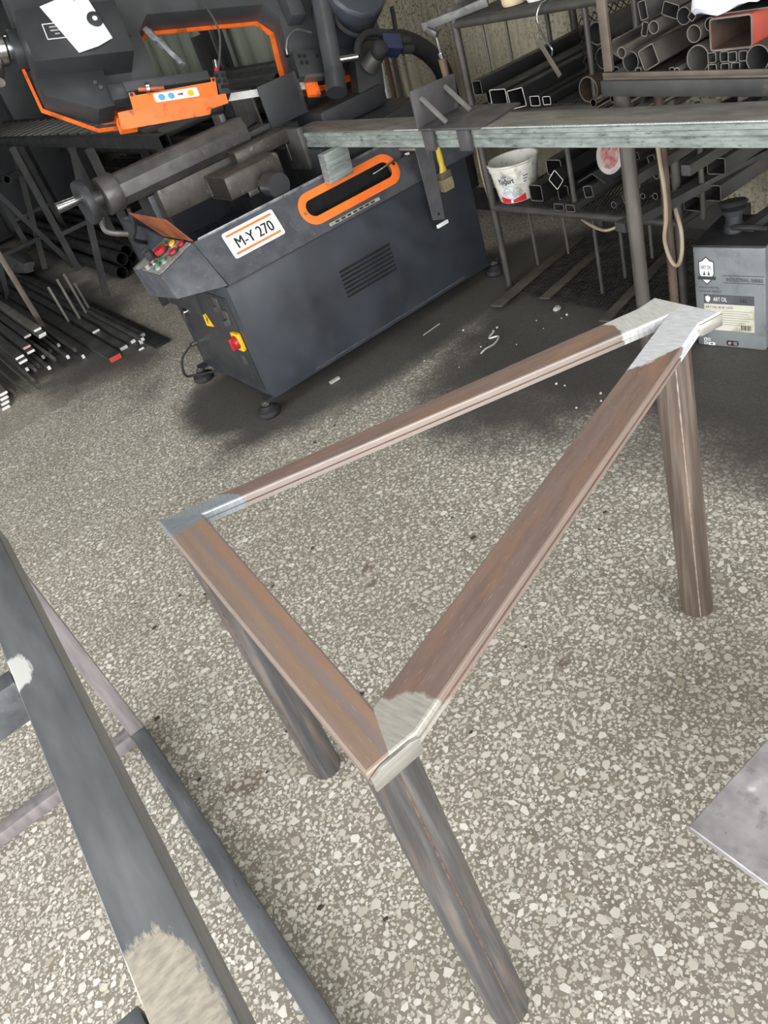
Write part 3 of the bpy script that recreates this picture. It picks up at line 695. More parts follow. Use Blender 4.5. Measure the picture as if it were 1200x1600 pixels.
# vise and slideway
hexa = [(math.cos(math.radians(a)), math.sin(math.radians(a))) for a in (22.5, 67.5, 112.5, 157.5, 202.5, 247.5, 292.5, 337.5)]
mb = MB(); mb.loft([[(x, 3.42+.072*a, .972+.066*b) for a, b in hexa] for x in (.985, 1.60)]); mb.build('vise_barrel', STEEL, saw, .004)
hub = MB().cyl((.915, 3.42, .972), (.985, 3.42, .972), .074, n=26).build('vise_hub', STEEL, saw, .004)
part_of(MB().cyl((.86, 3.42, .975), (.915, 3.42, .975), .028, n=16).build('screw_shaft', STEEL), hub)
mb = MB(); mb.lathe([(.05, .006), (.066, .0), (.084, .002), (.088, .016), (.084, .034), (.062, .034), (.03, .026)], (.832, 3.42, .98), (1, 0, 0), 28)
hw = mb.build('handwheel', BLK, saw, 0)
part_of(MB().cyl((.838, 3.425, 1.0), (.735, 3.425, 1.003), .016, .021, 16).build('crank_handle', CHROME), hw)
part_of(MB().sweep([(.87, 3.40, .91), (.86, 3.38, .86), (.93, 3.36, .82)], .012, 8).build('lock_lever', STEEL), hw)
MB().box(1.12, 1.62, 3.37, 3.47, .80, .915).build('vise_slide', OILY, saw, .006)
MB().box(1.09, 1.15, 3.42, 3.56, .66, .90).build('slide_support', BLK, saw, .004)
MB().sweep([(.99, 3.40, .90), (.985, 3.42, .82), (.98, 3.5, .76), (1.06, 3.58, .7)], .009, 8).build('drain_hose', RUBBER, saw)
# moving jaw: open-ended box
mb = MB(); mb.rtube((1.335, 3.27, .842), (1.60, 3.27, .842), .20, .095, .005); jaw = mb.build('vise_jaw_box', OILY, saw, .001)
part_of(MB().box(1.343, 1.6, 3.176, 3.364, .8005, .8835).build('jaw_core', mat('dark_core', (44, 36, 30), (30, 26, 24), rough=.7)), jaw)
part_of(MB().box(1.40, 1.475, 3.14, 3.168, .785, .805).build('jaw_foot', CHROME), jaw)
part_of(MB().cyl((1.5, 3.13, .80), (1.5, 3.05, .795), .05, n=18).build('jaw_boss', BLK), jaw)
mb = MB(); mb.rtube((1.475, 3.36, .905), (1.74, 3.36, .905), .13, .062, .006); jb = mb.build('vise_block', OILY, saw, .001)
part_of(MB().box(1.483, 1.74, 3.302, 3.418, .8805, .9295).build('block_core', MATS['dark_core']), jb)
part_of(MB().box(1.51, 1.73, 3.40, 3.52, .942, .962).build('jaw_plate', STEEL, bevel=.003), jb)
part_of(MB().bar((1.52, 3.41, .969), (1.72, 3.50, .969), .012, .008).build('wear_strip', CHROME), jb)
MB().box(1.74, 1.765, 3.20, 3.36, .76, .93).build('jaw_end_plate', STEEL, saw, .004)
for x0, x1, y0, y1, z0, z1, nm, M_ in ((1.90, 1.915, 3.42, 3.62, .93, 1.09, 'jaw_guard', BLK), (1.74, 1.752, 3.5, 3.72, .93, 1.10, 'jaw_guard', STEEL),
                                       (1.62, 1.645, 3.46, 3.50, .80, 1.02, 'vise_upright', STEEL), (1.55, 1.575, 3.47, 3.55, .80, 1.06, 'vise_upright', STEEL),
                                       (1.56, 2.3, 3.52, 3.76, .60, .90, 'bed_casting', BLK)):
    MB().box(x0, x1, y0, y1, z0, z1).build(nm, M_, saw, .003)
gp = MB().box(1.735, 1.93, 3.405, 3.415, .935, 1.105).build('guard_panel', BLK, saw, .002)
part_of(MB().box(1.9305, 1.936, 3.40, 3.417, .935, 1.105).build('bright_edge', CHROME), gp)
MB().box(1.76, 2.38, 3.1, 3.5, .60, .84).build('bed_casting', BLK, saw, .01)
MB().box(1.93, 2.3, 3.3, 3.62, .84, .93).build('turntable', BLK, saw, .02)

# bow (raised, leaning back): local u along the blade, w away, v up
def rot3(a, b, c):
    return Matrix.Rotation(c, 3, 'Z') @ Matrix.Rotation(b, 3, 'Y') @ Matrix.Rotation(a, 3, 'X')
BR = rot3(math.radians(-32.18), math.radians(11.86), math.radians(-6.0)).to_4x4()
BT = Matrix.Translation((1.697, 3.45, 1.09)) @ BR
def bw(a, b, q): return (a, q, b)
def BM(): return MB(BT)
OPEN = [(-.326, .095), (-.333, .362), (-.273, .426), (.25, .414), (.307, .352), (.274, .09)]
U = [(-.80, .78), (-.80, .14), (-.46, .095)] + OPEN + [(.42, .09), (.78, .12), (.80, .78)]
bow = BM().prism(U, bw, .04, .15).build('bow_frame', BLK2, saw, .003)
OPEN2 = [(-.335, -.02), (-.335, .10), (-.325, .365), (-.262, .412), (.24, .400), (.285, .345), (.245, .06), (.30, .03)]
O2 = [(-.79, .75), (-.78, .36), (-.77, .18), (-.6, .06), (-.50, .05)] + OPEN2[1:] + [(.75, .1), (.76, .75)]
BM().prism(O2, bw, .152, .158).build('back_plate', ORG, saw)
edge = BM(); edge.prism([(-.836, .35), (-.823, .118), (-.634, -.001), (-.535, -.003), (-.535, .008), (-.632, .010), (-.814, .126), (-.826, .35)], bw, .094, .106)
edge.build('orange_skirt', ORG, saw)
cov = BM().prism([(-.812, .20), (-.806, .123), (-.624, .034), (-.555, .04), (-.548, .20)], bw, .0, .112).build('wheel_cover', BLK, saw, .003)
for a, b in ((-.60, .14), (-.585, .118)):
    part_of(BM().cyl((a, 0, b), (a, -.008, b), .008, n=10).build('bolt', STEEL), cov)
bx = BM().prism([(-.812, .193), (-.428, .188), (-.428, .40), (-.812, .40)], bw, -.10, .039).build('cover_box', BLK, saw, .003)
fr_ = BM(); ring_mb(fr_, [(-.735, .27), (-.645, .27), (-.645, .333), (-.735, .333)], [(-.732, .273), (-.648, .273), (-.648, .33), (-.732, .33)], bw, -.1012, -.1002)
part_of(fr_.build('label_outline', WHITE), bx)
for k, (a0, a1) in enumerate(((-.712, -.668), (-.712, -.668), (-.70, -.682))):
    part_of(BM().prism([(a0, .315-k*.014), (a1, .315-k*.014), (a1, .321-k*.014), (a0, .321-k*.014)], bw, -.1012, -.1002).build('print', WHITE if k < 0 else PANELM), bx)
ch = BM(); ch.lathe([(.045, 0), (.045, .02), (.062, .03), (.062, .07), (.03, .1), (.026, .13)], (-.838, .10, .39), (-1, 0, 0), 22)
ch = ch.build('tension_hub', CHROME, saw)
part_of(BM().cyl((-.80, .09, .37), (-.845, .09, .37), .075, n=22).build('hub_flange', BLK), ch)
part_of(BM().cyl((-.90, .10, .35), (-.94, .04, .22), .017, .02, 14).build('tension_handle', CHROME), ch)
# guide arm, guard, blade
BM().prism([(-.5, .072), (-.14, .072), (-.14, .112), (-.5, .112)], bw, -.03, .02).build('guide_arm', BLK2, saw, .002)
BM().prism([(-.56, .05), (-.46, .05), (-.46, .115), (-.56, .115)], bw, -.02, .04).build('guide_clamp', BLK, saw, .003)
g = BM(); g.prism([(-.508, -.018), (-.145, -.014), (-.128, .062), (-.148, .064), (-.150, .046), (-.478, .036), (-.48, .05), (-.5, .05)], bw, -.054, -.05)
gd = g.build('blade_guard', ORG2, saw)
g = BM(); g.loft([[(-.51, -.054, -.018), (-.11, -.054, -.012), (-.105, -.03, -.04), (-.185, -.025, -.05), (-.195, -.02, -.07), (-.575, -.02, -.075), (-.57, -.05, -.02)],
                  [(-.51, -.05, -.016), (-.11, -.05, -.010), (-.105, -.026, -.038), (-.185, -.021, -.048), (-.195, -.016, -.068), (-.575, -.016, -.073), (-.57, -.046, -.018)]])
part_of(g.build('guard_skirt', ORG), gd)
part_of(BM().prism([(-.575, -.07), (-.505, -.07), (-.505, -.018), (-.575, -.024)], bw, -.02, .02).build('guard_end', ORG), gd)
st = BM().prism(rrect(-.408, -.222, -.006, .032, .006), bw, -.0556, -.0542).build('safety_sticker', WHITE); part_of(st, gd)
for a, M_ in ((-.378, 'sticker_blue'), (-.338, 'sticker_blue'), (-.255, 'sticker_yellow')):
    mm = mat('sticker_blue', (92, 160, 204), (92, 160, 204), rough=.5) if M_ == 'sticker_blue' else YEL
    part_of(BM().prism(disc(a, .012, .0135), bw, -.0562, -.0554).build('sticker_disc', mm), gd)
part_of(BM().prism([(-.31, .01), (-.296, .01), (-.296, .006), (-.284, .013), (-.296, .02), (-.296, .016), (-.31, .016)], bw, -.0562, -.0554).build('sticker_arrow', REDP), gd)
for a, b in ((-.492, .04), (-.14, .052)):
    part_of(BM().cyl((a, -.054, b), (a, -.058, b), .007, n=10).build('screw', BLK), gd)
part_of(BM().cyl((-.46, -.06, .055), (-.36, -.07, .04), .009, n=10).build('clamp_lever', RUSTP), gd)
part_of(BM().pipe((-.43, -.062, .05), (-.418, -.063, .049), .022, .017, 18).build('clamp_ring', CHROME), gd)
BM().box(-.46, .30, -.001, .001, -.016, .017).build('saw_blade', mat('blade_steel', (224, 224, 222), (190, 190, 188), rough=.4, metal=.3, scale=20), saw)
gb = BM().prism([(-.135, -.01), (-.085, -.012), (-.075, .088), (-.12, .092)], bw, -.05, .02).build('guide_block', BLK, saw, .003)
for a, b in ((-.118, .07), (-.09, .068), (-.117, .045), (-.092, .043), (-.11, .02), (-.093, .019)):
    part_of(BM().cyl((a, -.05, b), (a, -.053, b), .008, n=10).build('bolt', PIT), gb)
part_of(BM().cyl((-.098, -.03, .088), (-.10, -.03, .115), .01, n=10).build('valve_knob', REDP), gb)
gb2 = BM().prism([(.25, .02), (.40, .012), (.41, .125), (.262, .14)], bw, -.04, .04).build('guide_block', BLK, saw, .003)
for a, b in ((.285, .11), (.31, .108), (.285, .08), (.31, .078), (.37, .1)):
    part_of(BM().cyl((a, -.04, b), (a, -.043, b), .009, n=10).build('bolt', PIT), gb2)
BM().prism([(.275, -.055), (.33, -.06), (.335, .0), (.28, .018)], bw, -.02, .0).build('guide_guard', ORG, saw)
BM().prism([(.27, .0), (.36, -.005), (.36, .012), (.27, .016)], bw, -.06, -.02).build('guide_bar', STEEL, saw, .002)
# hydraulic cylinder, motor, pump block
cy = BM().cyl((.383, -.10, -.03), (.52, -.10, .62), .042, n=24).build('hydraulic_cylinder', BLK2, saw)
part_of(BM().cyl((.36, -.10, -.11), (.387, -.10, -.02), .046, n=20).build('cylinder_foot', BLK), cy)
part_of(BM().cyl((.42, -.12, .02), (.50, -.14, .01), .015, n=12).build('hose_fitting', CHROME), cy)
BM().prism([(.33, .30), (.40, .30), (.40, .62), (.33, .62)], bw, -.03, .04).build('bow_bracket', BLK2, saw, .004)
mt_ = BM(); mt_.loft([[(.60+r*math.cos(a), w, .30+r*math.sin(a)) for a in [2*math.pi*k/14 for k in range(14)]] for w, r in ((.04, .145), (-.17, .145), (-.185, .135))])
mo = mt_.build('drive_motor', NAVY, saw, .004)
part_of(BM().cyl((.60, -.185, .30), (.60, -.2, .30), .03, n=16).build('motor_cap', BLK), mo)
BM().prism([(.50, -.10), (.64, -.10), (.69, .1), (.56, .12)], bw, -.04, .04).build('pump_block', BLK, saw, .008)
pk = BM().cyl((.60, -.04, .02), (.62, -.10, .03), .045, .035, 18).build('control_valve', STEEL, saw)
part_of(BM().lathe([(.012, 0), (.034, .01), (.04, .03), (.034, .05), (.012, .058)], (.625, -.10, .032), (.1, -1, .1), 18).build('ball_knob', RUBBER), pk)
bb = BM().prism([(.66, .045), (.755, .03), (.765, .10), (.68, .115)], bw, -.12, -.05).build('solenoid', BLUE, saw, .004)
for q in (.045, .085):
    part_of(BM().cyl((.765, -.09, q), (.82, -.09, q-.005), .02, n=14).build('solenoid_plug', RUBBER), bb)
BM().sweep([(.50, -.14, .01), (.53, -.13, .07), (.60, -.12, .12), (.70, -.10, .125), (.79, -.06, .125)], .016, 10).build('hydraulic_hose', RUBBER, saw)
BM().sweep([(.50, -.11, .26), (.48, -.12, .18), (.52, -.12, .13), (.62, -.09, .12), (.78, -.05, .14), (.86, .0, .3)], .011, 8).build('hydraulic_hose', RUBBER, saw)
BM().sweep([(.243, -.02, .15), (.26, -.05, .19), (.31, -.06, .215), (.38, -.05, .20)], .006, 8).build('coolant_hose', STEEL, saw)
BM().sweep([(-.03, .02, .55), (-.04, -.02, .42), (-.03, -.04, .26), (-.09, -.03, .11)], .005, 8).build('coolant_hose', STEEL, saw)
BM().cyl((-.093, -.03, .145), (-.10, -.03, .11), .011, n=12).build('hose_fitting', CHROME, saw)
BM().cyl((.248, -.02, .16), (.242, -.02, .13), .011, n=12).build('hose_fitting', CHROME, saw)
# pivot bracket right
MB().prism([(2.05, .84), (2.34, .84), (2.36, 1.08), (2.26, 1.2), (2.1, 1.05)], lambda a, b, q: (a, q, b), 3.62, 3.74).build('pivot_bracket', BLK, saw, .01)
cd = MB().sweep([(2.52, 3.56, 1.05), (2.64, 3.56, 1.02), (2.76, 3.56, .94), (2.86, 3.58, .82), (2.9, 3.6, .62), (2.9, 3.6, .2)], .045, 14, 10)
cd.build('corrugated_conduit', RUBBER, saw)

# things stuck on or lying on the saw
mb = BM(); mb.loft([[(-.718, -.103, .40), (-.54, -.108, .45), (-.494, -.105, .245), (-.56, -.112, .215), (-.640, -.104, .203)],
                    [(-.718, -.102, .40), (-.54, -.107, .45), (-.494, -.104, .245), (-.56, -.111, .215), (-.640, -.103, .203)]])
PAPER = mat('creased_paper', (226, 228, 236), (208, 211, 222), rough=.8, scale=14, bump=.5, bscale=18, spots=(40, .66, .06, (170, 170, 190)))
tag(mb.build('paper_note', PAPER), 'creased white paper note stuck on the black cover box of the saw', 'paper')
mb = BM(); mb.lathe([(.008, 0), (.03, 0), (.03, .006), (.026, .008), (.011, .008)], (-.535, -.1085, .323), (0, -1, 0), 22)
mg = mb.build('ring_magnet', BLK); tag(mg, 'round black ring magnet holding the paper note on the saw', 'magnet')
part_of(BM().cyl((-.535, -.1166, .323), (-.535, -.1172, .323), .0095, n=16).build('magnet_hole', WHITE), mg)
mb = BM(); rr_ = random.Random(2)
mb.loft([[(-.285+.012*k+(.015+rr_.uniform(-.004, .004))*math.cos(a), .09+(.010)*math.sin(a), .40-.022*k+.004*math.sin(3*a+k)) for a in [2*math.pi*i/10 for i in range(10)]] for k in range(9)])
tag(mb.build('plastic_wrap', mat('clear_film', (150, 154, 156), (96, 98, 100), rough=.15, scale=30, bump=.9, bscale=60)), 'crumpled strip of clear plastic wrap hanging in the bow opening', 'plastic wrap')
# flat bar and brush on the front panel
fb = MB(); fb.prism([(2.074, .72), (2.072, .415), (2.135, .393), (2.158, .72)], lambda a, b, q: (a, q, b), YF-.05, YF-.044)
fbo = fb.build('hanging_flat_bar', mat('grey_flat_bar', (106, 106, 108), (88, 88, 90), rough=.45, metal=.4, scale=12, bump=.2, spots=(30, .6, .1, (126, 120, 114))))
tag(fbo, 'grey steel flat bar hanging in front of the saw beside the brush', 'flat bar')
part_of(MB().cyl((2.108, YF-.051, .428), (2.108, YF-.0495, .428), .006, n=12).build('hole', PIT), fbo)
part_of(MB().box(2.082, 2.146, YF-.056, YF-.045, .372, .388).build('end_lip', WHITE, bevel=.003), fbo)
part_of(MB().box(2.08, 2.15, YF-.044, YF+.12, .712, .72).build('hook_strip', GALV), fbo)
br = thing('paint_brush', 'paint brush with a yellow handle and dirty bristles hanging on the saw front', 'brush', (2.2, YF-.03, .49))
MB().loft([[(2.203+a*w, YF-.028+b*.012, z) for a, b in disc(0, 0, 1, 12)] for w, z in ((.010, .71), (.013, .66), (.015, .63), (.012, .60), (.022, .575))]).build('handle', mat('yellow_lacquer', (206, 184, 60), (186, 160, 48), rough=.4), br)
MB().box(2.175, 2.233, YF-.042, YF-.014, .548, .576).build('ferrule', mat('tin_ferrule', (150, 142, 122), (110, 100, 84), rough=.4, metal=.6), br, .002)
MB().loft([[(2.204-w, YF-.042, z), (2.204+w, YF-.042, z), (2.204+w, YF-.014, z), (2.204-w, YF-.014, z)] for w, z in ((.029, .547), (.032, .515), (.027, .495))]).build('bristles', mat('dirty_bristle', (150, 138, 108), (110, 100, 78), rough=.9, scale=60, stretch=(6, 1, .5)), br)
wr = thing('spanner', 'small chrome spanner resting in the orange slot of the saw hood', 'spanner', (2.0, 2.97, .70))
MB().bar((1.9, 2.985, .683), (2.075, 2.965, .70), .014, .006).build('shaft', CHROME, wr, .002)
ring_mb(MB(), disc(0, 0, .02, 16), disc(0, 0, .011, 16), lambda a, b, q: (2.09+a, 2.96+b, .70+q), -.004, .005).build('ring_end', CHROME, wr)
# length-stop beam
bm_ = thing('stop_beam', 'long galvanised steel stop beam running out from the saw vise across the racks', 'beam', (1.82, 2.2, .8))
Y0B, Y1B = .35, 3.33
XB0, XB1 = 1.765, 1.905
prof = [(XB0, .848), (XB0+.006, .848), (XB0+.006, .868), (XB0+.003, .872), (XB0+.003, .884), (XB0+.006, .888), (XB0+.006, .896), (XB1-.006, .896), (XB1-.006, .848), (XB1, .848), (XB1, .902), (XB0, .902), (XB0, .888), (XB0-.004, .883), (XB0-.004, .873), (XB0, .868)]
pp = [(XB0, .846), (XB1, .846), (XB1, .9025), (XB0+.002, .9025), (XB0-.001, .900), (XB0-.001, .889), (XB0+.004, .885), (XB0+.004, .874), (XB0-.001, .870)]
MB().prism(pp, lambda a, b, q: (a, q, b), Y0B, Y1B).build('channel', GALV, bm_, 0)
MB().box(XB0+.004, XB1-.004, Y0B, Y1B, .9026, .905).build('top_strip', GALV_T, bm_, .001)
MB().bar((XB0+.002, Y0B, .9055), (XB0+.002, 2.55, .9055), .006, .003).build('edge_bead', mat('shiny_zinc', (222, 226, 226), (190, 196, 196), rough=.3, metal=.5, scale=30, stretch=(1, 8, 1)), bm_, 0)
MB().box(XB0-.03, XB1, Y1B, Y1B+.006, .80, .9).build('end_plate', STEEL, bm_, .001)
MB().prism([(1.68, .73), (1.80, .73), (1.81, .845), (1.69, .845)], lambda a, b, q: (a, q, b), 2.96, 3.01).build('support', GALV, bm_, .002)
MB().box(XB0+.02, XB1-.02, .5, .56, .0, .845).build('stand', GALV, bm_, .003)
# stop bracket on the beam
S_GUS = mat('bright_gusset', (150, 147, 144), (112, 110, 108), rough=.4, metal=.5)
sb = thing('stop_bracket', 'welded steel stop bracket with two gussets sitting on the galvanised beam', 'bracket', (1.86, 2.2, .906))
PLATE = mat('raw_plate', (98, 96, 97), (76, 74, 76), rough=.42, metal=.5, scale=8, spots=(20, .6, .15, (136, 130, 124)))
MB().prism([(1.748, 2.075), (1.965, 2.10), (1.965, 2.41), (1.748, 2.385)], lambda a, b, q: (a, b, q), .9065, .914).build('base_plate', PLATE, sb, .001)
MB().prism([(1.752, .915), (1.945, .915), (1.955, 1.022), (1.755, 1.032)], lambda a, b, q: (a, q, b), 2.385, 2.396).build('back_plate', PLATE, sb, .001)
for x in (1.79, 1.90):
    MB().bar((x, 2.383, 1.0), (x, 2.275, .9175), .012, .012).build('gusset', S_GUS, sb, .001)
for y in (2.345, 2.16):
    MB().box(1.7445, 1.7575, y-.03, y+.022, .842, .9065).build('side_lug', PLATE, sb, .001)
# ------------------------------------------------------------------ stock materials
S_DARK = mat('stock_dark', (84, 83, 82), (62, 62, 62), rough=.45, metal=.4, scale=8, spots=(20, .6, .15, (96, 90, 84)))
S_BLACK = mat('stock_black', (50, 50, 51), (38, 38, 39), rough=.45, metal=.3, scale=8)
S_GREY = mat('stock_grey', (132, 128, 120), (104, 100, 94), rough=.4, metal=.5, scale=8, spots=(18, .6, .15, (90, 82, 74)))
S_RUST = mat('stock_rusty', (98, 78, 68), (70, 58, 52), rough=.6, metal=.2, scale=10)
S_RED = mat('stock_red', (176, 82, 66), (150, 66, 54), rough=.5, metal=.1, scale=7, spots=(16, .62, .15, (110, 70, 60)))
CUT = mat('bright_cut_end', (238, 236, 230), (214, 212, 206), rough=.35, metal=.2)
POST = mat('rack_tube', (98, 94, 88), (74, 71, 67), rough=.45, metal=.4, scale=9, stretch=(1, 1, .3), spots=(20, .6, .15, (120, 104, 90)))
POST2 = mat('shelf_tube', (78, 75, 70), (58, 56, 53), rough=.5, metal=.3, scale=9)
MESHM = mat('expanded_metal', (70, 67, 64), (50, 48, 46), rough=.55, metal=.3, scale=14)
BROWNB = mat('brown_upright', (114, 102, 92), (86, 78, 71), rough=.5, metal=.4, scale=9)

def lattice(mb, fn, W, H, pa, pb, t, d):
    """diamond expanded metal: fn(a, b, q) -> world; W x H, pitch pa x pb"""
    na = int(W/pa); nb = int(H/pb); ex = math.hypot(pa/2, pb/2)
    for i in range(na):
        for j in range(nb):
            x, y = i*pa, j*pb
            for p, q in (((x, y+pb/2), (x+pa/2, y+pb)), ((x+pa/2, y), (x+pa, y+pb/2)), ((x, y+pb/2), (x+pa/2, y)), ((x+pa/2, y+pb), (x+pa, y+pb/2))):
                dx, dy = (q[0]-p[0])/ex, (q[1]-p[1])/ex; nx, ny = -dy*t, dx*t
                mb.add([fn(p[0]-nx, p[1]-ny, 0), fn(q[0]-nx, q[1]-ny, 0), fn(q[0]+nx, q[1]+ny, 0), fn(p[0]+nx, p[1]+ny, 0),
                        fn(p[0]-nx, p[1]-ny, d), fn(q[0]-nx, q[1]-ny, d), fn(q[0]+nx, q[1]+ny, d), fn(p[0]+nx, p[1]+ny, d)],
                       [(4, 5, 6, 7), (0, 1, 5, 4), (2, 3, 7, 6), (0, 3, 2, 1)])
    return mb

# ------------------------------------------------------------------ expanded-metal shelf
SX0, SX1, SY0, SY1 = 2.322, 2.97, 1.80, 2.765
sh = thing('mesh_shelf', 'tall welded tube shelf with expanded-metal decks against the concrete wall', 'shelf', (2.65, 2.28, 0))
for x, y in ((SX0, SY1), (SX1, SY1), (SX0, SY0), (SX1, SY0)):
    MB().cyl((x, y, 0), (x, y, 1.12 if x < 2.5 and y > 2.5 else 1.6), .016, n=14).build('post', POST2, sh)
for z in (.372, .772, 1.10):
    mb = MB()
    for a, b in (((SX0, SY0, z), (SX0, SY1, z)), ((SX1, SY0, z), (SX1, SY1, z)), ((SX0, SY0, z), (SX1, SY0, z)), ((SX0, SY1, z), (SX1, SY1, z))):
        MB().cyl(a, b, .0155, n=12).build('deck_rail', POST2, sh)
    lattice(MB(), lambda a, b, q: (SX0+a, SY0+b, z+.0155+q), SX1-SX0, SY1-SY0, .036, .016, .0018, .003).build('mesh_deck', MESHM, sh, kind='stuff')
lattice(MB(), lambda a, b, q: (SX0+.06+a, 2.2-q, .80+b), .46, .26, .034, .03, .0016, .003).build('mesh_divider', MESHM, sh, kind='stuff')
for x, y, z0, z1, r in ((2.501, 2.746, .02, .37, .007), (2.642, 2.68, .02, .37, .007), (2.358, 2.232, .02, .37, .008), (2.508, 2.235, .02, .37, .008), (2.695, 2.24, .02, .37, .007),
                       (2.335, 2.29, .39, .77, .011), (2.335, 2.12, .79, 1.09, .010), (2.44, 2.745, .79, 1.09, .006), (2.34, 1.92, .79, 1.09, .012), (2.56, 2.74, .79, 1.09, .006),
                       (2.335, 1.71, .39, .77, .009), (2.75, 2.70, .79, 1.09, .010)):
    MB().cyl((x, y, z0), (x, y, z1), r, n=10).build('divider_rod', POST2 if r > .007 else POST, sh)
# floor grating and planks under the shelf
lattice(MB(), lambda a, b, q: (2.25+a, 1.83+b, .012+q), .68, .9, .06, .02, .002, .004).build('floor_grating', MESHM, sh, kind='stuff')
PLANK = mat('old_flat_bar', (92, 86, 78), (70, 65, 60), rough=.6, metal=.2, scale=9)
for i, (p0, p1, w, lab) in enumerate((((2.105, 2.63, .022), (2.80, 2.76, .022), .06, 'longest rusty flat bar on the floor under the mesh shelf'),
                                      ((2.24, 2.46, .02), (2.74, 2.56, .02), .05, 'shorter rusty flat bar on the floor under the mesh shelf'),
                                      ((2.16, 2.06, .022), (2.76, 2.2, .022), .045, 'rusty flat bar under the shelf nearest the oil tin'))):
    tag(MB().bar(p0, p1, w, .006).build('flat_bar', PLANK, bevel=.001), lab, 'flat bar', 'flat bars under the shelf')

# ------------------------------------------------------------------ pipe rack (right)
TILT = .045
rk = thing('pipe_rack', 'heavy steel rack with a flat front beam carrying pipe and tube offcuts', 'rack', (2.3, 1.3, 0))
MB().prism([(1.742, .922), (1.742, .964), (.55, .964-1.19*TILT), (.55, .922-1.19*TILT)], lambda a, b, q: (q, a, b), 1.945, 1.99).build('front_beam', S_DARK, rk, .003)
MB().prism([(1.735, .9645), (1.735, .971), (.55, .971-1.185*TILT), (.55, .9645-1.185*TILT)], lambda a, b, q: (q, a, b), 1.95, 2.93).build('deck_plate', BROWNB, rk, .001)
MB().prism([(1.735, .9715), (1.735, .984), (.55, .984-1.185*TILT), (.55, .9715-1.185*TILT)], lambda a, b, q: (q, a, b), 1.95, 1.957).build('deck_lip', BROWNB, rk, .001)
MB().cyl((1.985, 1.705, 0), (1.985, 1.705, .9195), .0235, n=22).build('post', POST, rk)
MB().cyl((2.075, 1.65, 0), (2.075, 1.65, .9595), .0145, n=16).build('post', S_RUST, rk)
for x, y in ((1.985, .6), (2.9, .6), (2.9, 1.7)):
    MB().cyl((x, y, 0), (x, y, .86), .0235, n=16).build('post', POST, rk)
MB().box(1.952, 1.962, 1.70, 1.73, .986, 1.6).build('upright', BROWNB, rk, .001)
MB().box(1.964, 1.985, 1.722, 1.73, .986, 1.6).build('upright', BROWNB, rk, .001)
MB().box(2.05, 2.07, 1.399, 1.413, 1.12, 1.6).build('upright', S_DARK, rk, .001)
for z, y in ((.66, 1.45), (.7, 1.25)):
    MB().bar((1.98, y+.25, z), (2.9, y+.25, z), .03, .03).build('brace', S_DARK, rk)
MB().bar((2.0, 1.78, .50), (2.95, 1.62, .50), .05, .03).build('brace', S_DARK, rk)
MB().box(2.30, 2.96, 1.50, 1.54, .36, .40).build('brace', S_DARK, rk)

# ------------------------------------------------------------------ stock on the racks (axes along X)
GB = 'offcuts on the pipe rack'
RIM = mat('sawn_rim', (124, 120, 114), (92, 89, 85), rough=.45, metal=.4)
def pipe(y, z, r, t, x0, x1, M_, label, group, dy=0.0, dz=0.0, name='steel_pipe', cat='pipe'):
    if group == GB or 'red tube' in group: z -= (1.735-y)*TILT
    o = tag(MB().pipe((x0, y, z), (x1, y+dy, z+dz), r, r-t, 22 if r > .015 else 14).build(name, M_), label, cat, group)
    part_of(MB().pipe((x0-.0012, y, z), (x0-.0002, y, z), r*.99, r-t, 22 if r > .015 else 14).build('cut_rim', RIM), o)
    return o
def sq(y, z, w, h, t, x0, x1, M_, label, group, roll=0.0, dy=0.0, dz=0.0, name='square_tube', cat='tube'):
    if group == GB or 'red tube' in group: z -= (1.735-y)*TILT
    o = tag(MB().rtube((x0, y, z), (x1, y+dy, z+dz), w, h, t, roll).build(name, M_), label, cat, group)
    part_of(MB().rtube((x0-.0012, y, z), (x0-.0002, y, z), w*.99, h*.99, t, roll).build('cut_rim', RIM if 'bright' not in label else CUT), o)
    return o
GB = 'offcuts on the pipe rack'
Zd = .972
pipe(1.430, Zd+.035, .034, .003, 1.965, 2.85, S_GREY, 'large silver-grey steel pipe on the rack deck, left of the red tube', GB)
pipe(1.443, Zd+.0925, .0215, .0025, 1.972, 2.8, S_GREY, 'medium silver pipe lying on top of the large grey pipe', GB)
pipe(1.262, Zd+.0325, .0315, .0025, 1.962, 2.85, S_DARK, 'dark thin-walled pipe right of the red square tube', GB)
rt_ = sq(1.335, Zd+.0905, .118, .076, .004, 1.965, 2.9, S_RED, 'big red-painted square tube on top of the small square tubes', GB)
zr_ = Zd+.0905-(1.735-1.335)*TILT
part_of(MB().rtube((1.967, 1.335, zr_), (2.9, 1.335, zr_), .1098, .0678, .001).build('rusty_inside', S_RUST), rt_)
for k, (y, z, w) in enumerate(((1.386, Zd+.0130, .025), (1.3535, Zd+.0130, .025), (1.3265, Zd+.0130, .025))):
    sq(y-.004, z, w, .025, .002, 1.955+.004*k, 2.8, S_DARK, 'small dark square tube stacked under the red square tube', 'small square tubes under the red tube')
for k, y in enumerate((1.390, 1.3585, 1.3325, 1.3065)):
    sq(y-.004, Zd+.0385, .0245, .025, .002, 1.96+.005*(k % 2), 2.8, S_DARK, 'small dark square tube stacked under the red square tube', 'small square tubes under the red tube')
sq(1.1, Zd+.05, .1, .1, .004, 2.0, 2.9, S_DARK, 'dark square tube at the right edge of the pipe rack', GB)
sq(1.585, Zd+.043, .056, .056, .003, 1.968, 2.8, S_GREY, 'grey square tube tilted on its corner amid the offcuts', GB, roll=.35)
tag(MB().prism([(1.70, 1.062), (1.722, 1.038), (1.690, 1.018), (1.693, 1.022), (1.716, 1.039), (1.697, 1.060)], lambda a, b, q: (q, a, b), 1.968, 2.8).build('angle_iron', S_GREY), 'weathered steel angle iron beside the rack upright', 'angle iron', GB)
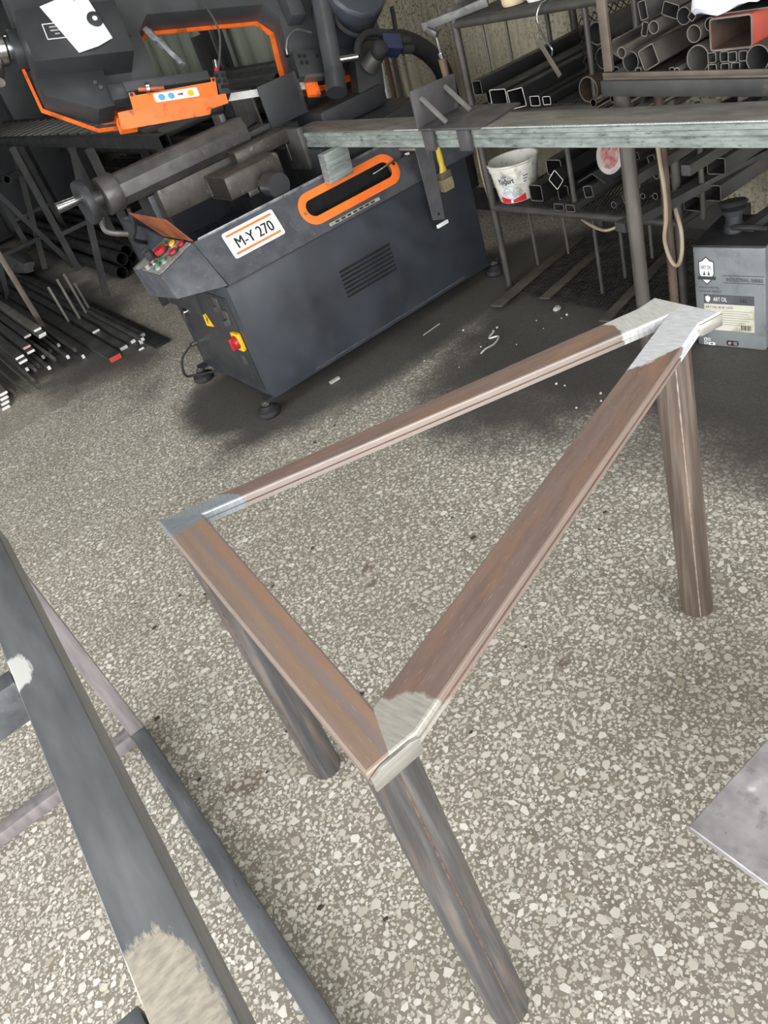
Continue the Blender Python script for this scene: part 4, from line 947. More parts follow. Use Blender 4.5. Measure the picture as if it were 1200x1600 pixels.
pipe(1.672, 1.03, .0155, .003, 1.966, 2.7, S_GREY, 'thin grey pipe with a rusty rim below the angle iron', GB)
pipe(1.66, Zd+.029, .028, .003, 1.985, 2.8, S_DARK, 'dark pipe lying on the deck under the thin grey pipe', GB)
pipe(1.566, 1.085, .0165, .0025, 1.975, 2.8, S_GREY, 'thin silver pipe above the tilted grey tube', GB)
sq(1.592, 1.128, .026, .046, .002, 1.97, 2.85, S_DARK, 'narrow rectangular tube standing on edge atop the pile, nearest the upright', GB, roll=.15)
sq(1.603, 1.08, .02, .036, .002, 1.985, 2.85, S_DARK, 'narrow rectangular tube tilted beside the thin silver pipe', GB, roll=-.3)
sq(1.53, 1.116, .05, .034, .002, 2.0, 2.9, S_DARK, 'flat rectangular tube at the top of the pile', GB, roll=-.35)
pipe(1.472, 1.106, .021, .0018, 1.975, 2.85, S_DARK, 'thin-walled dark pipe near the top of the pile', GB)
sq(1.441, 1.106, .02, .02, .0018, 1.965, 2.85, S_DARK, 'small square tube turned on its corner beside the thin-walled pipe', GB, roll=.78)
pipe(1.404, 1.08, .016, .002, 1.985, 2.85, S_DARK, 'small dark pipe between the uprights and the silver pipes', GB)
sq(1.618, Zd+.0105, .02, .02, .002, 1.962, 2.7, S_DARK, 'tiny square tube on the deck under the tilted tube', GB)
sq(1.512, Zd+.009, .017, .017, .002, 1.966, 2.7, S_DARK, 'tiny square tube on the deck between tilted tube and large pipe', GB)
pipe(1.488, Zd+.0105, .010, .003, 1.955, 2.7, S_GREY, 'tiny pipe on the deck left of the large silver pipe', GB)
sq(1.315, Zd+.147, .15, .034, .003, 1.985, 2.9, S_DARK, 'wide flat black tube on top of the red tube', GB)
tag(MB().prism([(1.72, Zd), (1.645, Zd), (1.645, Zd+.003), (1.716, Zd+.003), (1.716, Zd+.03), (1.72, Zd+.03)], lambda a, b, q: (q, a, b), 1.96, 2.8).build('angle_iron', BROWNB), 'brown angle iron lying on the deck at the rack upright', 'angle iron', GB) if False else None
# white bag on the flat tube
mb = MB(); rb = random.Random(4)
mb.loft([[(2.0+.10*k*math.cos(a)*1.0-.03, 1.335+.085*k*math.sin(a), 1.122+h+.006*math.sin(5*a)) for a in [2*math.pi*i/22 for i in range(22)]] for k, h in ((.3, .075), (.7, .06), (.95, .03), (1.0, .0), (.9, -.012))])
tag(mb.build('plastic_bag', mat('white_plastic', (236, 236, 246), (214, 214, 230), rough=.5, bump=.4, bscale=30)), 'white plastic bag lying on the top tube of the rack', 'bag')
# shelf A, middle deck
GM = 'tubes on the middle mesh deck'
ZM = .792
sq(2.69, .872, .052, .055, .003, 2.305, 2.95, S_BLACK, 'black square tube highest on the left of the middle deck', GM)
sq(2.685, ZM+.026, .05, .05, .003, 2.36, 2.95, S_BLACK, 'black square tube underneath the highest one on the middle deck', GM)
sq(2.556, .8305, .092, .074, .0024, 2.285, 2.95, S_BLACK, 'black rectangular tube with a bright rim in the middle of the deck', GM)
sq(2.453, .831, .088, .068, .0024, 2.28, 2.95, S_BLACK, 'black rectangular tube with a bright rim right of the middle one', GM, roll=.12)
sq(2.38, .812, .05, .036, .002, 2.30, 2.9, S_BLACK, 'low flat black tube at the right of the bright-rimmed pair', GM)
sq(2.33, .808, .04, .03, .002, 2.31, 2.9, S_BLACK, 'small flat black tube second from the right of the bright-rimmed pair', GM)
pipe(2.085, 1.0, .036, .003, 2.34, 2.93, S_DARK, 'large dark pipe high at the right of the mesh divider', GM)
pipe(2.085, .918, .036, .003, 2.36, 2.93, S_DARK, 'dark pipe just below the highest pipe by the mesh divider', GM)
pipe(2.125, .836, .043, .004, 2.31, 2.93, S_RUST, 'rusty brown pipe lying on the middle deck by the mesh divider', GM)
pipe(2.035, .818, .026, .003, 2.33, 2.93, S_RUST, 'smaller rusty pipe beside the rusty brown pipe', GM)
pipe(2.015, .875, .022, .003, 2.33, 2.93, S_DARK, 'small dark pipe above the smaller rusty pipe', GM)
for k in range(5):
    pipe(2.0-.055*k, .803+.045*(k % 2)+.02*(k == 3), .013, .002, 2.10+.03*(k % 3), 2.85, CHROME, 'bright chrome tube lying behind the galvanised beam', 'bright chrome tubes')
# lower deck
GL = 'offcuts on the lower mesh deck'
ZL = .392
sq(2.535, ZL+.036, .075, .07, .004, 2.37, 2.9, S_BLACK, 'black square tube beside the yogurt bucket on the lower deck', GL)
sq(2.50, ZL+.108, .085, .065, .004, 2.46, 2.95, S_BLACK, 'black tube lying on top of the square tube by the bucket', GL)
sq(2.368, .505, .058, .058, .0025, 2.33, 2.92, S_BLACK, 'bright-rimmed square tube balanced on its corner on the lower deck', GL, roll=.78)
sq(2.41, ZL+.031, .06, .06, .003, 2.40, 2.92, S_BLACK, 'black square tube in the shadow below the corner-balanced tube', GL)
sq(2.345, ZL+.016, .055, .03, .003, 2.30, 2.85, S_DARK, 'flat dark tube on the lower deck, left of two', GL)
sq(2.285, ZL+.0155, .05, .03, .003, 2.30, 2.85, S_DARK, 'flat dark tube on the lower deck, right of two', GL)
sq(2.18, .478, .045, .045, .003, 2.30, 2.9, S_DARK, 'square tube left of the grinding disc on the lower deck', GL, roll=.12)
tag(MB().prism([(2.235, .51), (2.16, .545), (2.10, .51), (2.102, .506), (2.16, .54), (2.233, .506)], lambda a, b, q: (q, a, b), 2.31, 2.9).build('angle_iron', S_DARK), 'dark angle iron over the square tube behind the grinding disc', 'angle iron', GL)
rr = random.Random(11)
for (y, z, w, kind) in ((1.965, .60, .022, 0), (1.925, .64, .02, 0), (1.905, .585, .03, 0), (1.96, .50, .016, 1), (1.93, .545, .022, 1), (1.895, .53, .02, 1), (1.865, .61, .026, 0), (1.835, .56, .04, 0), (1.97, .45, .018, 1), (1.91, .455, .02, 1), (1.86, .45, .022, 1), (1.845, .635, .024, 0), (2.04, .44, .03, 0), (2.08, .425, .02, 1)):
    if kind: pipe(y, z, w*.62, .0025, 2.31+rr.uniform(0, .05), 2.85, S_DARK, 'thin dark pipe end in the jumbled pile right of the grinding disc', 'jumbled offcuts on the lower deck', dz=-.03)
    else: sq(y, z, w, w*1.2, .002, 2.31+rr.uniform(0, .05), 2.85, S_DARK, 'small dark tube end in the jumbled pile right of the grinding disc', 'jumbled offcuts on the lower deck', roll=rr.uniform(-.5, .8), dz=-.03)
for k, (y, z) in enumerate(((1.60, .56), (1.62, .47), (1.70, .43))):
    sq(y+.07, z, .07, .055, .003, 2.36, 2.98, S_DARK, ('upper', 'middle', 'lower')[k]+' of three long dark tubes slanting back above the oil tin', 'long tubes above the oil tin')
# yogurt bucket
bk = thing('yogurt_bucket', 'dirty white plastic yogurt bucket on the lower mesh deck', 'bucket', (2.41, 2.685, ZL))
BC = Vector((2.41, 2.685, ZL))
def bucket_r(h): return .082+.022*h/.14
PLAS = mat('dirty_white_plastic', (224, 222, 214), (192, 189, 178), rough=.5, scale=9, spots=(22, .52, .16, (142, 136, 120)))
MB().loft([[BC+Vector((r*math.cos(a), r*math.sin(a), h)) for a in [2*math.pi*i/36 for i in range(36)]] for r, h in ((.08, 0), (.083, .004), (bucket_r(.13), .13), (.106, .132), (.108, .142), (.106, .154), (.113, .158), (.113, .165), (.104, .165), (.099, .13), (.078, .006))]).build('bucket_body', PLAS, bk)
a0 = math.atan2(-BC.y, -BC.x)     # towards the doorway
def bpt(s, h, o=.0006):           # s metres to the right as seen from the door
    r = bucket_r(h)+o; a = a0+s/r
    return BC+Vector((r*math.cos(a), r*math.sin(a), h))
def bquad(s0, s1, h0, h1, o=.0006, n=8):
    mb = MB(); P = [(s0+(s1-s0)*k/n) for k in range(n+1)]
    mb.add([bpt(s, h0, o) for s in P]+[bpt(s, h1, o) for s in P], [(k, k+1, n+2+k, n+1+k) for k in range(n)]); return mb
INK = mat('dark_ink', (40, 44, 60), (40, 44, 60), rough=.6); LBL = mat('label_blue', (150, 186, 208), (128, 168, 194), rough=.6)
REDL = mat('label_red', (196, 40, 52), (180, 34, 44), rough=.5)
text_on('Yoğurt', lambda a, b: bpt(a, b, .0009), .075, .032, 'print', INK, bk, -.085, .082, bold=.03)
bquad(-.062, -.04, .118, .124).build('print', mat('label_navy', (70, 100, 160), (60, 88, 144), rough=.6), bk)
mb = MB(); n_ = 14; S_ = [-.085+.115*k/n_ for k in range(n_+1)]
mb.add([bpt(s, .003, .0008) for s in S_]+[bpt(s, .034-.018*(1-abs(2*k/n_-1)), .0008) for k, s in enumerate(S_)], [(k, k+1, n_+2+k, n_+1+k) for k in range(n_)])
mb.build('red_band', REDL, bk)
bquad(-.038, -.028, .004, .016, .0012, 2).build('print', WHITE, bk)
ring = MB(); 
for cs, ch, R0_, R1_ in ((-.034, .05, .03, .027), (-.047, .056, .014, .0115), (-.016, .04, .012, .0095)):
    P = [2*math.pi*i/28 for i in range(28)]
    ring.add([bpt(cs+R0_*math.cos(a), ch+R0_*math.sin(a), .0009) for a in P]+[bpt(cs+R1_*math.cos(a), ch+R1_*math.sin(a), .0009) for a in P], [(i, (i+1) % 28, 28+(i+1) % 28, 28+i) for i in range(28)])
ring.build('print', LBL, bk)
for k in range(3): bquad(.03, .055-.006*k, .105-.012*k, .109-.012*k, n=3).build('print', INK, bk)
# grinding disc
gd_ = thing('grinding_disc', 'red and grey grinding disc hanging behind the front rack post', 'grinding disc', (2.2, 1.985, .59))
MB().lathe([(.012, 0), (.058, 0), (.062, .002), (.058, .004), (.012, .004)], (2.2, 1.965, .655), (-.95, .05, .25), 30).build('disc', mat('disc_grey', (176, 172, 166), (132, 126, 122), rough=.6), gd_)
MB().lathe([(.018, .0042), (.044, .0042), (.044, .0048), (.018, .0048)], (2.2, 1.965, .655), (-.95, .05, .25), 26).build('red_label', mat('disc_red', (132, 62, 60), (158, 140, 136), rough=.6, scale=40), gd_)
MB().sweep([(2.2, 1.965, .672), (2.21, 1.967, .72), (2.31, 1.97, .765), (2.322, 1.97, .789)], .0025, 6).build('hanging_wire', S_DARK, gd_)
# cables
CAB = mat('tan_cable', (150, 136, 116), (120, 108, 92), rough=.5)
tag(MB().sweep([(2.045, 1.646, .80), (2.047, 1.640, .70), (2.045, 1.630, .60), (2.043, 1.632, .52), (2.045, 1.645, .45), (2.045, 1.628, .385), (2.045, 1.603, .368), (2.048, 1.586, .41), (2.06, 1.592, .48), (2.095, 1.635, .53)], .0065, 8).build('hanging_cable', CAB), 'tan cable hanging in a loop on the thin rear rack post', 'cable')
tag(MB().sweep([(2.33, 2.26, .352), (2.30, 2.19, .345), (2.28, 2.10, .34), (2.32, 2.05, .352)], .006, 8).build('loose_cable', CAB), 'short pale cable sagging under the lower mesh deck', 'cable')
tag(MB().sweep([(2.36, 2.83, .80), (2.37, 2.85, .6), (2.36, 2.84, .5), (2.33, 2.79, .40), (2.34, 2.782, .33)], .005, 8).build('wall_cable', CAB), 'thin cable running down beside the left shelf post', 'cable')
# F-clamp on the shelf corner
cl = thing('bar_clamp', 'steel bar clamp gripping the upper left corner of the mesh shelf', 'clamp', (2.27, 2.82, .95))
MB().bar((2.24, 2.86, 1.125), (2.36, 2.60, 1.15), .012, .03).build('clamp_bar', STEEL, cl, .002)
MB().bar((2.245, 2.84, 1.115), (2.255, 2.80, 1.09), .02, .022).build('clamp_jaw', STEEL, cl, .003)
MB().cyl((2.262, 2.82, 1.13), (2.275, 2.83, .99), .006, n=10).build('screw', CHROME, cl)
MB().cyl((2.272, 2.83, 1.02), (2.274, 2.83, 1.0), .012, n=12).build('collar', CHROME, cl)
MB().cyl((2.274, 2.83, 1.0), (2.285, 2.84, .89), .016, .013, 14).build('handle', mat('worn_wood', (112, 92, 74), (84, 70, 58), rough=.6), cl)
for k in range(3):
    MB().box(2.26+.012*k, 2.4, 2.70-.03*k, 2.73-.03*k, 1.155+.02*k, 1.17+.02*k).build('clamp_rail', STEEL, cl, .002)
tag(MB().sweep([(2.33, 2.27, 1.125), (2.30, 2.28, 1.12), (2.28, 2.285, 1.09), (2.275, 2.275, 1.055), (2.272, 2.255, 1.02), (2.272, 2.23, .985), (2.275, 2.24, .96)], .0035, 8).build('wire_hook', CHROME), 'bent bright wire hook hanging from the upper shelf rail', 'hook')
tag(MB().bar((2.272, 2.29, 1.02), (2.262, 2.20, .90), .02, .003, (1, 0, 0)).build('scraper_blade', S_GREY, bevel=.001), 'narrow bright steel blade leaning below the wire hook', 'blade')
tag(MB().bar((2.39, 2.69, .41), (2.39, 2.70, 1.09), .008, .008).build('bright_rod', CHROME), 'thin bright rod standing inside the left shelf post', 'rod') if False else None
for (y, w, col, lab) in ((2.50, .05, (204, 186, 150), 'open cardboard tub on the upper shelf above the black tubes'), (2.38, .045, (226, 226, 222), 'white container on the upper shelf, right of the tub')):
    tag(MB().lathe([(w*.9, 0), (w, .01), (w*1.05, .07), (w*.98, .07), (w*.85, .01)], (2.40, y, 1.12), (0, 0, 1), 20).build('container', mat('container_%d' % col[0], col, rough=.7)), lab, 'container')
# ------------------------------------------------------------------ oil tin
ot = thing('oil_tin', 'square grey metal oil tin with a black top standing under the pipe rack', 'oil tin', (2.31, 1.54, 0))
tl = Vector((2.172, 1.640, 0)); tr = Vector((2.216, 1.408, 0)); tw = (tr-tl); td = Vector((-tw.y, tw.x, 0)).normalized(); TWD = tw.length
if td.x < 0: td = -td
def tin(a, z, q=0.0): return tl+tw*a+Vector((0, 0, z))-td*q       # q>0 in front of the face
TING = mat('tin_grey', (142, 146, 148), (122, 126, 128), rough=.42, metal=.3, scale=6, spots=(12, .58, .2, (106, 104, 102)))
TINB = mat('tin_black_lid', (44, 44, 45), (32, 32, 33), rough=.6, scale=9)
q_ = [(0, 0), (1, 0), (1, 1), (0, 1)]
mb = MB(); mb.loft([[tl+tw*a+td*(b*TWD)+Vector((0, 0, z)) for a, b in q_] for z in (0, .368)]); mb.build('tin_body', TING, ot, .008, 3)
mb = MB(); mb.loft([[tl+tw*(a*1.02-.01)+td*(b*1.02-.01)*TWD+Vector((0, 0, z)) for a, b in q_] for z in (.3685, .376)]); lid = mb.build('tin_top', TINB, ot, .003)
ctr = tl+tw*.52+td*TWD*.5
part_of(MB().lathe([(.034, 0), (.032, .02), (.026, .026), (.026, .055), (.036, .06), (.038, .075), (.0, .085)], ctr+Vector((-.01, .03, .376)), (0, 0, 1), 20).build('spout', BLK), lid)
part_of(MB().lathe([(.001, 0), (.042, .006), (.046, .014), (.04, .02), (.001, .024)], ctr+Vector((-.01, .03, .455)), (.12, .1, 1), 20).build('spout_cap', RUBBER), lid)
part_of(MB().sweep([ctr+tw*-.2+Vector((0, 0, .378)), ctr+tw*-.1-td*.03+Vector((0, 0, .396)), ctr+tw*.15-td*.03+Vector((0, 0, .396)), ctr+tw*.3+Vector((0, 0, .378))], .009, 8).build('tin_handle', RUBBER), lid)
def tface(P, name, M_, q0=.0003, q1=.001): return MB().prism(P, lambda a, b, q: tin(a, b, q), q0, q1).build(name, M_, ot)
def tbox(a0, a1, z0, z1): return [(a0, z0), (a1, z0), (a1, z1), (a0, z1)]
LOGOW = mat('logo_white', (226, 228, 228), (214, 216, 216), rough=.5); LOGOD = mat('logo_dark', (56, 58, 60), (50, 52, 54), rough=.5)
sx, sz = .19, .288
shield = [(-.10, .028), (-.05, .032), (0, .044), (.05, .032), (.10, .028), (.10, -.012), (.06, -.034), (0, -.048), (-.06, -.034), (-.10, -.012)]
tface([(sx+a*1.12, sz+b*1.1) for a, b in shield], 'logo_edge', LOGOD, .0003, .0009)
tface([(sx+a, sz+b) for a, b in shield], 'logo_shield', LOGOW, .0009, .0013)
tface([(sx-.13, sz-.022), (sx+.13, sz-.022), (sx+.13, sz-.034), (sx-.13, sz-.034)], 'logo_ribbon', LOGOD, .0013, .0017)
text_on('ART OIL', lambda a, b: tin(a, b, .0016), .15, .013, 'print', LOGOD, ot, sx-.075, sz+.004)
tface([(sx-.05, sz-.018), (sx-.015, sz-.018), (sx-.03, sz-.002)], 'logo_mark', LOGOD, .0013, .0017)
tface([(sx+.05, sz-.018), (sx+.015, sz-.018), (sx+.03, sz-.002)], 'logo_mark', LOGOD, .0013, .0017)
text_on('INDUSTRIAL SERIES', lambda a, b: tin(a, b, .0008), .50, .013, 'print', LOGOD, ot, .47, .250)
for z in (.244, .270): tface(tbox(.42, .99, z, z+.0015), 'rule', LOGOD)
text_on('ENDÜSTRİYEL', lambda a, b: tin(a, b, .0008), .30, .009, 'print', LOGOD, ot, .07, .222)
text_on('YAĞLAR SERİSİ', lambda a, b: tin(a, b, .0008), .33, .009, 'print', LOGOD, ot, .06, .208)
hdr = tface(tbox(.13, .85, .166, .200), 'label_header', mat('label_grey', (86, 88, 90), (74, 76, 78), rough=.5))
text_on('ART OIL', lambda a, b: tin(a, b, .0016), .20, .015, 'print', LOGOW, ot, .27, .176)
tface([(.19+a*.35, .184+b*.28) for a, b in shield], 'logo_mark', LOGOW, .001, .0016)
text_on('16L', lambda a, b: tin(a, b, .0016), .10, .014, 'print', BLACKP, ot, .66, .176)
tface(tbox(.13, .85, .066, .1655), 'label_sheet', mat('oily_label', (206, 204, 190), (190, 186, 168), rough=.6, scale=9, spots=(14, .55, .15, (140, 130, 100))))
text_on('ART OIL BOR YAĞI', lambda a, b: tin(a, b, .0016), .40, .010, 'print', BLACKP, ot, .15, .150)
for k in range(7): tface(tbox(.16 if k > 1 else .40, .82-.05*(k % 3), .140-k*.0085, .1415-k*.0085), 'rule', mat('faint_ink', (120, 118, 110), (120, 118, 110), rough=.6), .001, .0013)
for k in range(9): tface(tbox(.66+k*.0165, .66+k*.0165+(.006 if k % 3 else .011), .072, .090), 'barcode_bar', BLACKP, .001, .0014)
tface([(a, b) for a, b in rrect(.44, .62, -.006, .020, .012)] and [(.455, .008), (.60, .008), (.615, .014), (.615, .022), (.60, .028), (.455, .028), (.44, .022), (.44, .014)], 'badge', BLACKP)
text_on('AP', lambda a, b: tin(a, b, .0014), .045, .011, 'print', LOGOW, ot, .463, .0125)
text_on('X', lambda a, b: tin(a, b, .0014), .025, .011, 'print', REDP, ot, .512, .0125)
text_on('TEZ', lambda a, b: tin(a, b, .0014), .055, .011, 'print', LOGOW, ot, .542, .0125)
for a, z, w in ((.10, .020, .05), (.165, .020, .03), (.10, .005, .05), (.165, .004, .10)):
    tface(tbox(a, a+w, z, z+.011), 'pictogram', LOGOW)
    tface(tbox(a+w*.3, a+w*.7, z+.003, z+.008), 'pictogram', LOGOD, .001, .0014)

# ------------------------------------------------------------------ infeed conveyor behind the saw
cv = thing('roller_conveyor', 'long black roller conveyor feeding the saw from behind', 'conveyor', (1.6, 5.5, 0))
for x in (1.40, 1.80):
    MB().rtube((x, 3.80, 1.01), (x, 8.6, 1.03), .05, .06, .004).build('side_rail', S_BLACK, cv)
for k in range(22):
    y = 3.9+k*.21; MB().cyl((1.43, y, 1.03+.004*k/22), (1.77, y, 1.03+.004*k/22), .024, n=14).build('roller', STEEL if k > 9 else S_DARK, cv)
for y in (5.0, 6.9, 8.5):
    for x in (1.40, 1.80):
        MB().bar((x, y, 0), (x, y, .979), .05, .02, (0, 1, 0)).build('leg', S_DARK, cv)
    MB().bar((1.42, y, .3), (1.78, y, .3), .03, .03).build('cross_tie', S_DARK, cv)
for k, y in enumerate((5.75, 7.4)):
    MB().bar((1.25, y, .02), (1.55, y+.1, .97), .045, .012, (0, 1, 0)).build('stay', S_DARK, cv)
# pipes stored under and beside it
GU = 'pipes stored under the conveyor'
for k, (x, z, r) in enumerate(((1.49, .05, .045), (1.585, .05, .045), (1.68, .05, .045), (1.5375, .135, .045), (1.6325, .135, .045), (1.98, .04, .035), (2.07, .04, .035), (2.025, .105, .035))):
    tag(MB().pipe((x, 6.0+.15*(k % 3), z), (x, 9.2, z), r, r-.004, 18).build('steel_pipe', S_BLACK), 'black steel pipe in the pile under the roller conveyor', 'pipe', GU)
sr = thing('stock_rack', 'dark bar rack with long stock beyond the conveyor', 'rack', (2.4, 6.6, 0))
for y in (4.6, 6.2, 7.8):
    MB().bar((2.1, y, 0), (2.1, y, 1.3), .05, .05, (0, 1, 0)).build('upright', S_BLACK, sr)
    MB().bar((2.9, y, 0), (2.9, y, 1.3), .05, .05, (0, 1, 0)).build('upright', S_BLACK, sr)
    for z in (.35, .62, .88): MB().bar((2.1, y, z), (2.9, y, z), .04, .04).build('arm', S_BLACK, sr)
for lv, z in enumerate((.371, .641, .901)):
    for k in range(9):
        r = .022+.010*((k*3+lv) % 3)
        tag(MB().pipe((2.17+k*.083, 4.4+.1*((k*5+lv) % 4), z+r), (2.17+k*.083, 8.6, z+r), r, r-.003, 12).build('steel_pipe', S_BLACK if (k+lv) % 3 else S_DARK), 'long dark pipe on the '+('lowest', 'middle', 'top')[lv]+' arms of the bar rack beyond the saw', 'pipe', ('pipes on the lowest rack arms', 'pipes on the middle rack arms', 'pipes on the top rack arms')[lv])
# standing bars against the wall seen through the bow
for k, (y, w, M_) in enumerate(((4.37, .035, S_RUST), (4.285, .055, mat('pale_strip', (222, 224, 224), (205, 206, 206), rough=.5)), (4.19, .03, S_RUST), (4.12, .03, POST))):
    tag(MB().bar((2.93, y+.02, .0), (2.985, y, 1.0 if k != 1 else .86), w, .012, (1, 0, 0)).build('standing_strip', M_),
        ('rusty bar leaning on the wall left of the white strip', 'white strip leaning on the concrete wall behind the saw', 'brown bar leaning on the wall right of the white strip', 'grey bar leaning on the wall, farthest right of the strips')[k], 'bar', 'bars leaning on the wall')
SHEET = mat('green_grey_sheet', (128, 132, 118), (108, 112, 100), rough=.5, scale=3, stretch=(1, 12, .3), spots=(9, .6, .2, (90, 92, 80)))
mb = MB(); P = []
for k in range(60):
    y = 4.75+k*.05; P.append((y, X_WALL-.06-.02*math.sin(k*1.1)-.012*math.sin(k*.37)))
mb.loft([[(x, y, z) for y, x in P]+[(x+.006, y, z) for y, x in P[::-1]] for z in (.02, 2.3)])
tag(mb.build('hanging_sheet', SHEET), 'grey-green sheet hanging on the wall behind the saw bow', 'sheet')
tag(MB().bar((2.86, 5.95, 0), (2.88, 5.9, 1.9), .07, .03, (1, 0, 0)).build('dark_post', S_BLACK), 'dark post standing in front of the grey-green sheet', 'post')

# ------------------------------------------------------------------ bar stock on the floor at the left (axes along Y)
def flat(x, y, z, w, h, ln, M_, label, group, dx=0.0, name='steel_bar', tip=None, dz=0.0):
    o = tag(MB().bar((x, y, z+h/2), (x+dx, y+ln, z+h/2+dz), w, h).build(name, M_, bevel=min(w, h)*.12), label, 'bar', group)
    if tip: part_of(MB().bar((x-dx*.003/ln, y-.003, z+h/2), (x, y, z+h/2), w*.92, h*.92).build('cut_end', tip), o)
    return o
REDT = mat('red_tip', (198, 74, 62), (176, 62, 54), rough=.5)
tag(MB().box(1.055, 1.155, 4.36, 8.6, 0, .012).build('steel_plank', S_BLACK, bevel=.002), 'wide black flat bar on the floor, the one nearest the saw', 'bar', 'bar stock on the floor')
G1 = 'bar stock on the floor'
for k, (x, y, z, w, h) in enumerate(((.86, 4.52, 0, .075, .03), (.95, 4.62, 0, .05, .02), (1.005, 4.47, 0, .035, .012), (1.04, 4.55, .0, .022, .03), (1.012, 4.60, .014, .03, .02), (1.045, 4.50, .031, .02, .02), (1.085, 4.62, .013, .03, .02), (.945, 5.1, .021, .05, .015))):
    lab = ('red-tipped flat bar at the near edge of the floor bundle', 'flat bar with a bright end right of the red-tipped bar', 'thin strip with a shining end in the middle of the floor bundle')[k] if k < 3 else 'dark bar in the flat floor bundle near the saw'
    flat(x, y, z, w, h, 3.9, S_DARK, lab, G1 if k < 3 else 'bars of the flat floor bundle', tip=REDT if k == 0 else CUT)
for k, (x, y, h) in enumerate(((.90, 5.55, .25), (.965, 5.50, .28), (1.03, 5.55, .28), (1.075, 5.62, .18))):
    tag(MB().bar((x, y, .035), (x, y+.02, .035+h), .014, .014, (0, 1, 0)).build('stake', S_GREY), 'short grey stake standing amid the floor bars', 'stake', 'stakes amid the floor bars')
tag(MB().bar((.745, 5.60, 0), (.745, 5.62, .62), .035, .012, (0, 1, 0)).build('flat_stake', BROWNB, bevel=.001), 'brown flat steel post standing behind the stacked bars', 'post')
rr = random.Random(21)
G2 = 'bars of the fanned floor bundle'
for k in range(16):
    x = .44+.021*k; y = 4.78+rr.uniform(0, .42); z = .026*(k % 3); 
    flat(x, y, z, .019, .024, 3.6, S_DARK if k % 4 else S_GREY, 'dark square bar in the fanned bundle at the left edge', G2, dx=rr.uniform(.0, .03), tip=CUT if k % 2 else S_DARK)
for k, (x, y, z, w) in enumerate(((.66, 5.20, .12, .05), (.66, 5.16, .138, .05), (.66, 5.24, .156, .05), (.60, 5.35, .12, .05), (.535, 5.05, .11, .05), (.535, 5.10, .13, .05), (.46, 4.98, .10, .055), (.46, 5.02, .12, .055))):
    flat(x, y, z, w, .015, 3.2, S_GREY if k in (0, 2) else S_DARK, 'flat bar with a bright cut end on top of the fanned bundle', 'flat bars on top of the fanned bundle', tip=CUT if k != 5 else mat('pink_tip', (206, 160, 156), rough=.5))
for k, (x, y) in enumerate(((.36, 4.72), (.42, 4.68), (.30, 4.80), (.33, 4.85), (.26, 4.78))):
    tag(MB().sweep([(x, y, .01), (x-.02, y+.7, .035), (x-.01, y+1.8, .05), (x, y+3, .04)], .006, 6, 5).build('thin_rod', S_GREY), 'thin bent rod at the lower left end of the floor stock', 'rod', 'thin rods on the floor')
for k in range(4):
    flat(.22+.012*k, 4.7+.03*k, .016*k, .05, .015, 2.5, S_GREY, 'grey flat bar at the very left edge below the thin rods', 'flat bars at the left edge', tip=CUT)
# far dark clutter: tarp bundle and stands
tag(MB().loft([[(1.14+.10*w*math.cos(a)+.02*math.sin(3*a), 7.4+.3*k, .085+.085*w*math.sin(a)) for a in [2*math.pi*i/14 for i in range(14)]] for k, w in ((0, .5), (1, 1), (2, .95), (3, .9), (4, .4))]).build('plastic_bundle', mat('grey_film', (96, 96, 96), (62, 62, 62), rough=.35, bump=.8, bscale=25)), 'grey plastic-wrapped bundle on the floor by the conveyor stand', 'bundle')
for k, (x, y) in enumerate(((1.12, 7.1),)):
    st_ = thing('trestle', ('nearer', 'farther')[k]+' black steel trestle standing beside the conveyor', 'trestle', (x, y, 0))
    MB().bar((x-.3, y, 0), (x-.05, y+.1, .75), .04, .04, (0, 1, 0)).build('leg', S_BLACK, st_)
    MB().bar((x+.3, y, 0), (x+.05, y+.1, .75), .04, .04, (0, 1, 0)).build('leg', S_BLACK, st_)
    MB().bar((x-.2, y+.04, .3), (x+.2, y+.04, .3), .03, .03).build('tie', S_BLACK, st_)
    MB().box(x-.35, x+.35, y+.07, y+.13, .752, .80).build('top_bar', S_BLACK, st_)
    for j in range(4):
        tag(MB().pipe((x-.25+.11*j, y-.5, .83), (x-.25+.11*j, y+1.6, .83), .028, .024, 12).build('steel_pipe', S_BLACK), 'black pipe laid across the '+('nearer', 'farther')[k]+' trestle', 'pipe', 'pipes across the trestles')

cbn = thing('dark_cabinet', 'tall black steel cabinet standing far back beside the conveyor', 'cabinet', (1.0, 9.6, 0))
MB().box(.3, 2.6, 9.3, 9.9, .05, 1.95).build('cabinet_body', S_BLACK, cbn, .01)
for k in range(4): MB().box(.33+.57*k, .87+.57*k, 9.28, 9.299, .1, 1.9).build('cabinet_door', BLK, cbn, .004)
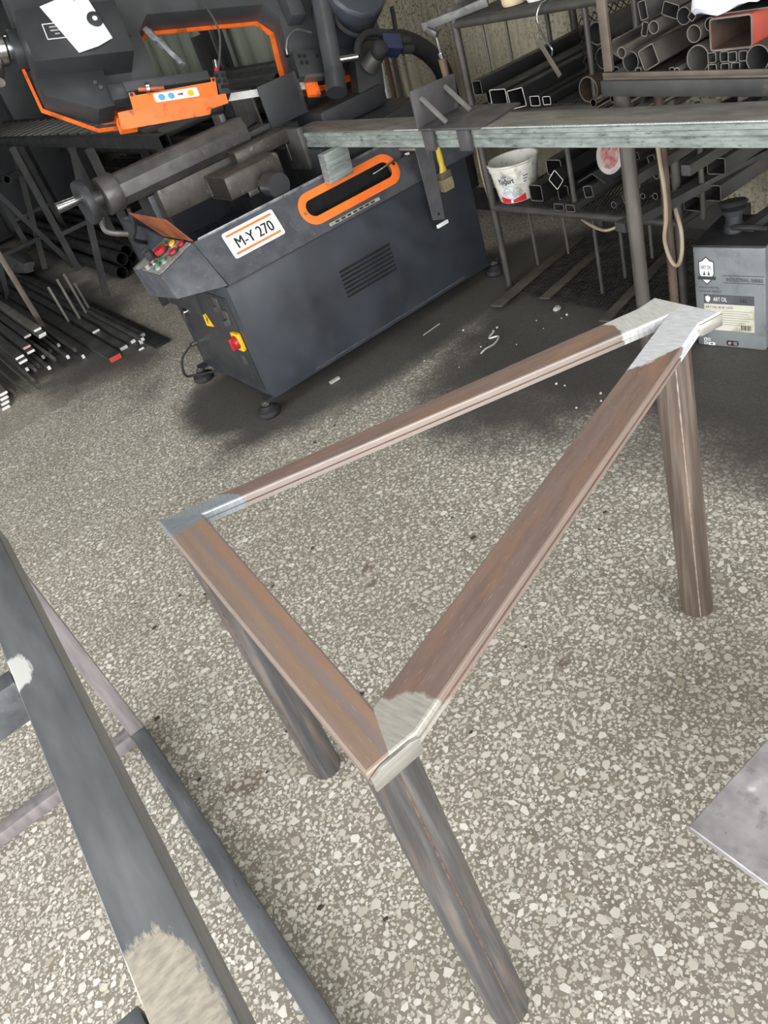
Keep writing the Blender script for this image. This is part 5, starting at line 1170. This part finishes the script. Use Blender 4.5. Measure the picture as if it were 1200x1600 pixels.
# ------------------------------------------------------------------ litter on the floor
SW = mat('bright_swarf', (216, 214, 208), (190, 188, 180), rough=.4, metal=.4)
tag(MB().sweep([(1.955, 2.50, .004), (1.94, 2.475, .012), (1.90, 2.465, .004), (1.915, 2.42, .014), (1.875, 2.405, .004), (1.82, 2.40, .01), (1.79, 2.40, .004)], .004, 6).build('metal_shaving', SW), 'curled pale metal shaving on the dark floor before the racks', 'shaving')
tag(MB().bar((1.32, 2.885, .006), (1.37, 2.885, .006), .016, .010).build('metal_offcut', SW), 'short bright offcut at the foot of the saw cabinet', 'offcut')
tag(MB().bar((1.80, 2.80, .004), (1.91, 2.81, .004), .004, .004).build('metal_pin', SW), 'thin bright pin on the floor under the saw front', 'pin')
tag(MB().loft([[(2.20+r*math.cos(a)*1.2, 2.35+r*math.sin(a), z) for a in [2*math.pi*i/8 for i in range(8)]] for r, z in ((.01, 0), (.017, .008), (.011, .018))]).build('pebble', mat('stone', (176, 172, 164), rough=.8)), 'pale pebble on the floor by the shelf grating', 'pebble')
rl = random.Random(31)
for k in range(26):
    x = rl.uniform(1.5, 2.25); y = rl.uniform(1.5, 2.7)
    s = rl.uniform(.0025, .006)
    tag(MB().loft([[(x+r*s*math.cos(a), y+r*s*math.sin(a), z*s) for a in (0, 1.6, 3.0, 4.5)] for r, z in ((1, 0), (1.1, .6), (.5, 1.1))]).build('metal_chip', SW), 'tiny bright metal chip scattered on the oily floor', 'metal chip', 'metal chips on the floor')
DRT = mat('dark_crumb', (60, 54, 46), (44, 40, 36), rough=.9)
for k in range(30):
    x = rl.uniform(-.1, 1.5); y = rl.uniform(.45, 2.6)
    s = rl.uniform(.003, .008); a1 = rl.uniform(0, 3)
    tag(MB().loft([[(x+r*s*math.cos(a+a1)*1.6, y+r*s*math.sin(a+a1), z*s+.0004) for a in (0, 1.4, 2.9, 4.4)] for r, z in ((1, 0), (.9, .4), (.4, .7))]).build('dirt_crumb', DRT), 'small dark dirt crumb on the terrazzo floor', 'dirt', 'dirt crumbs on the terrazzo')
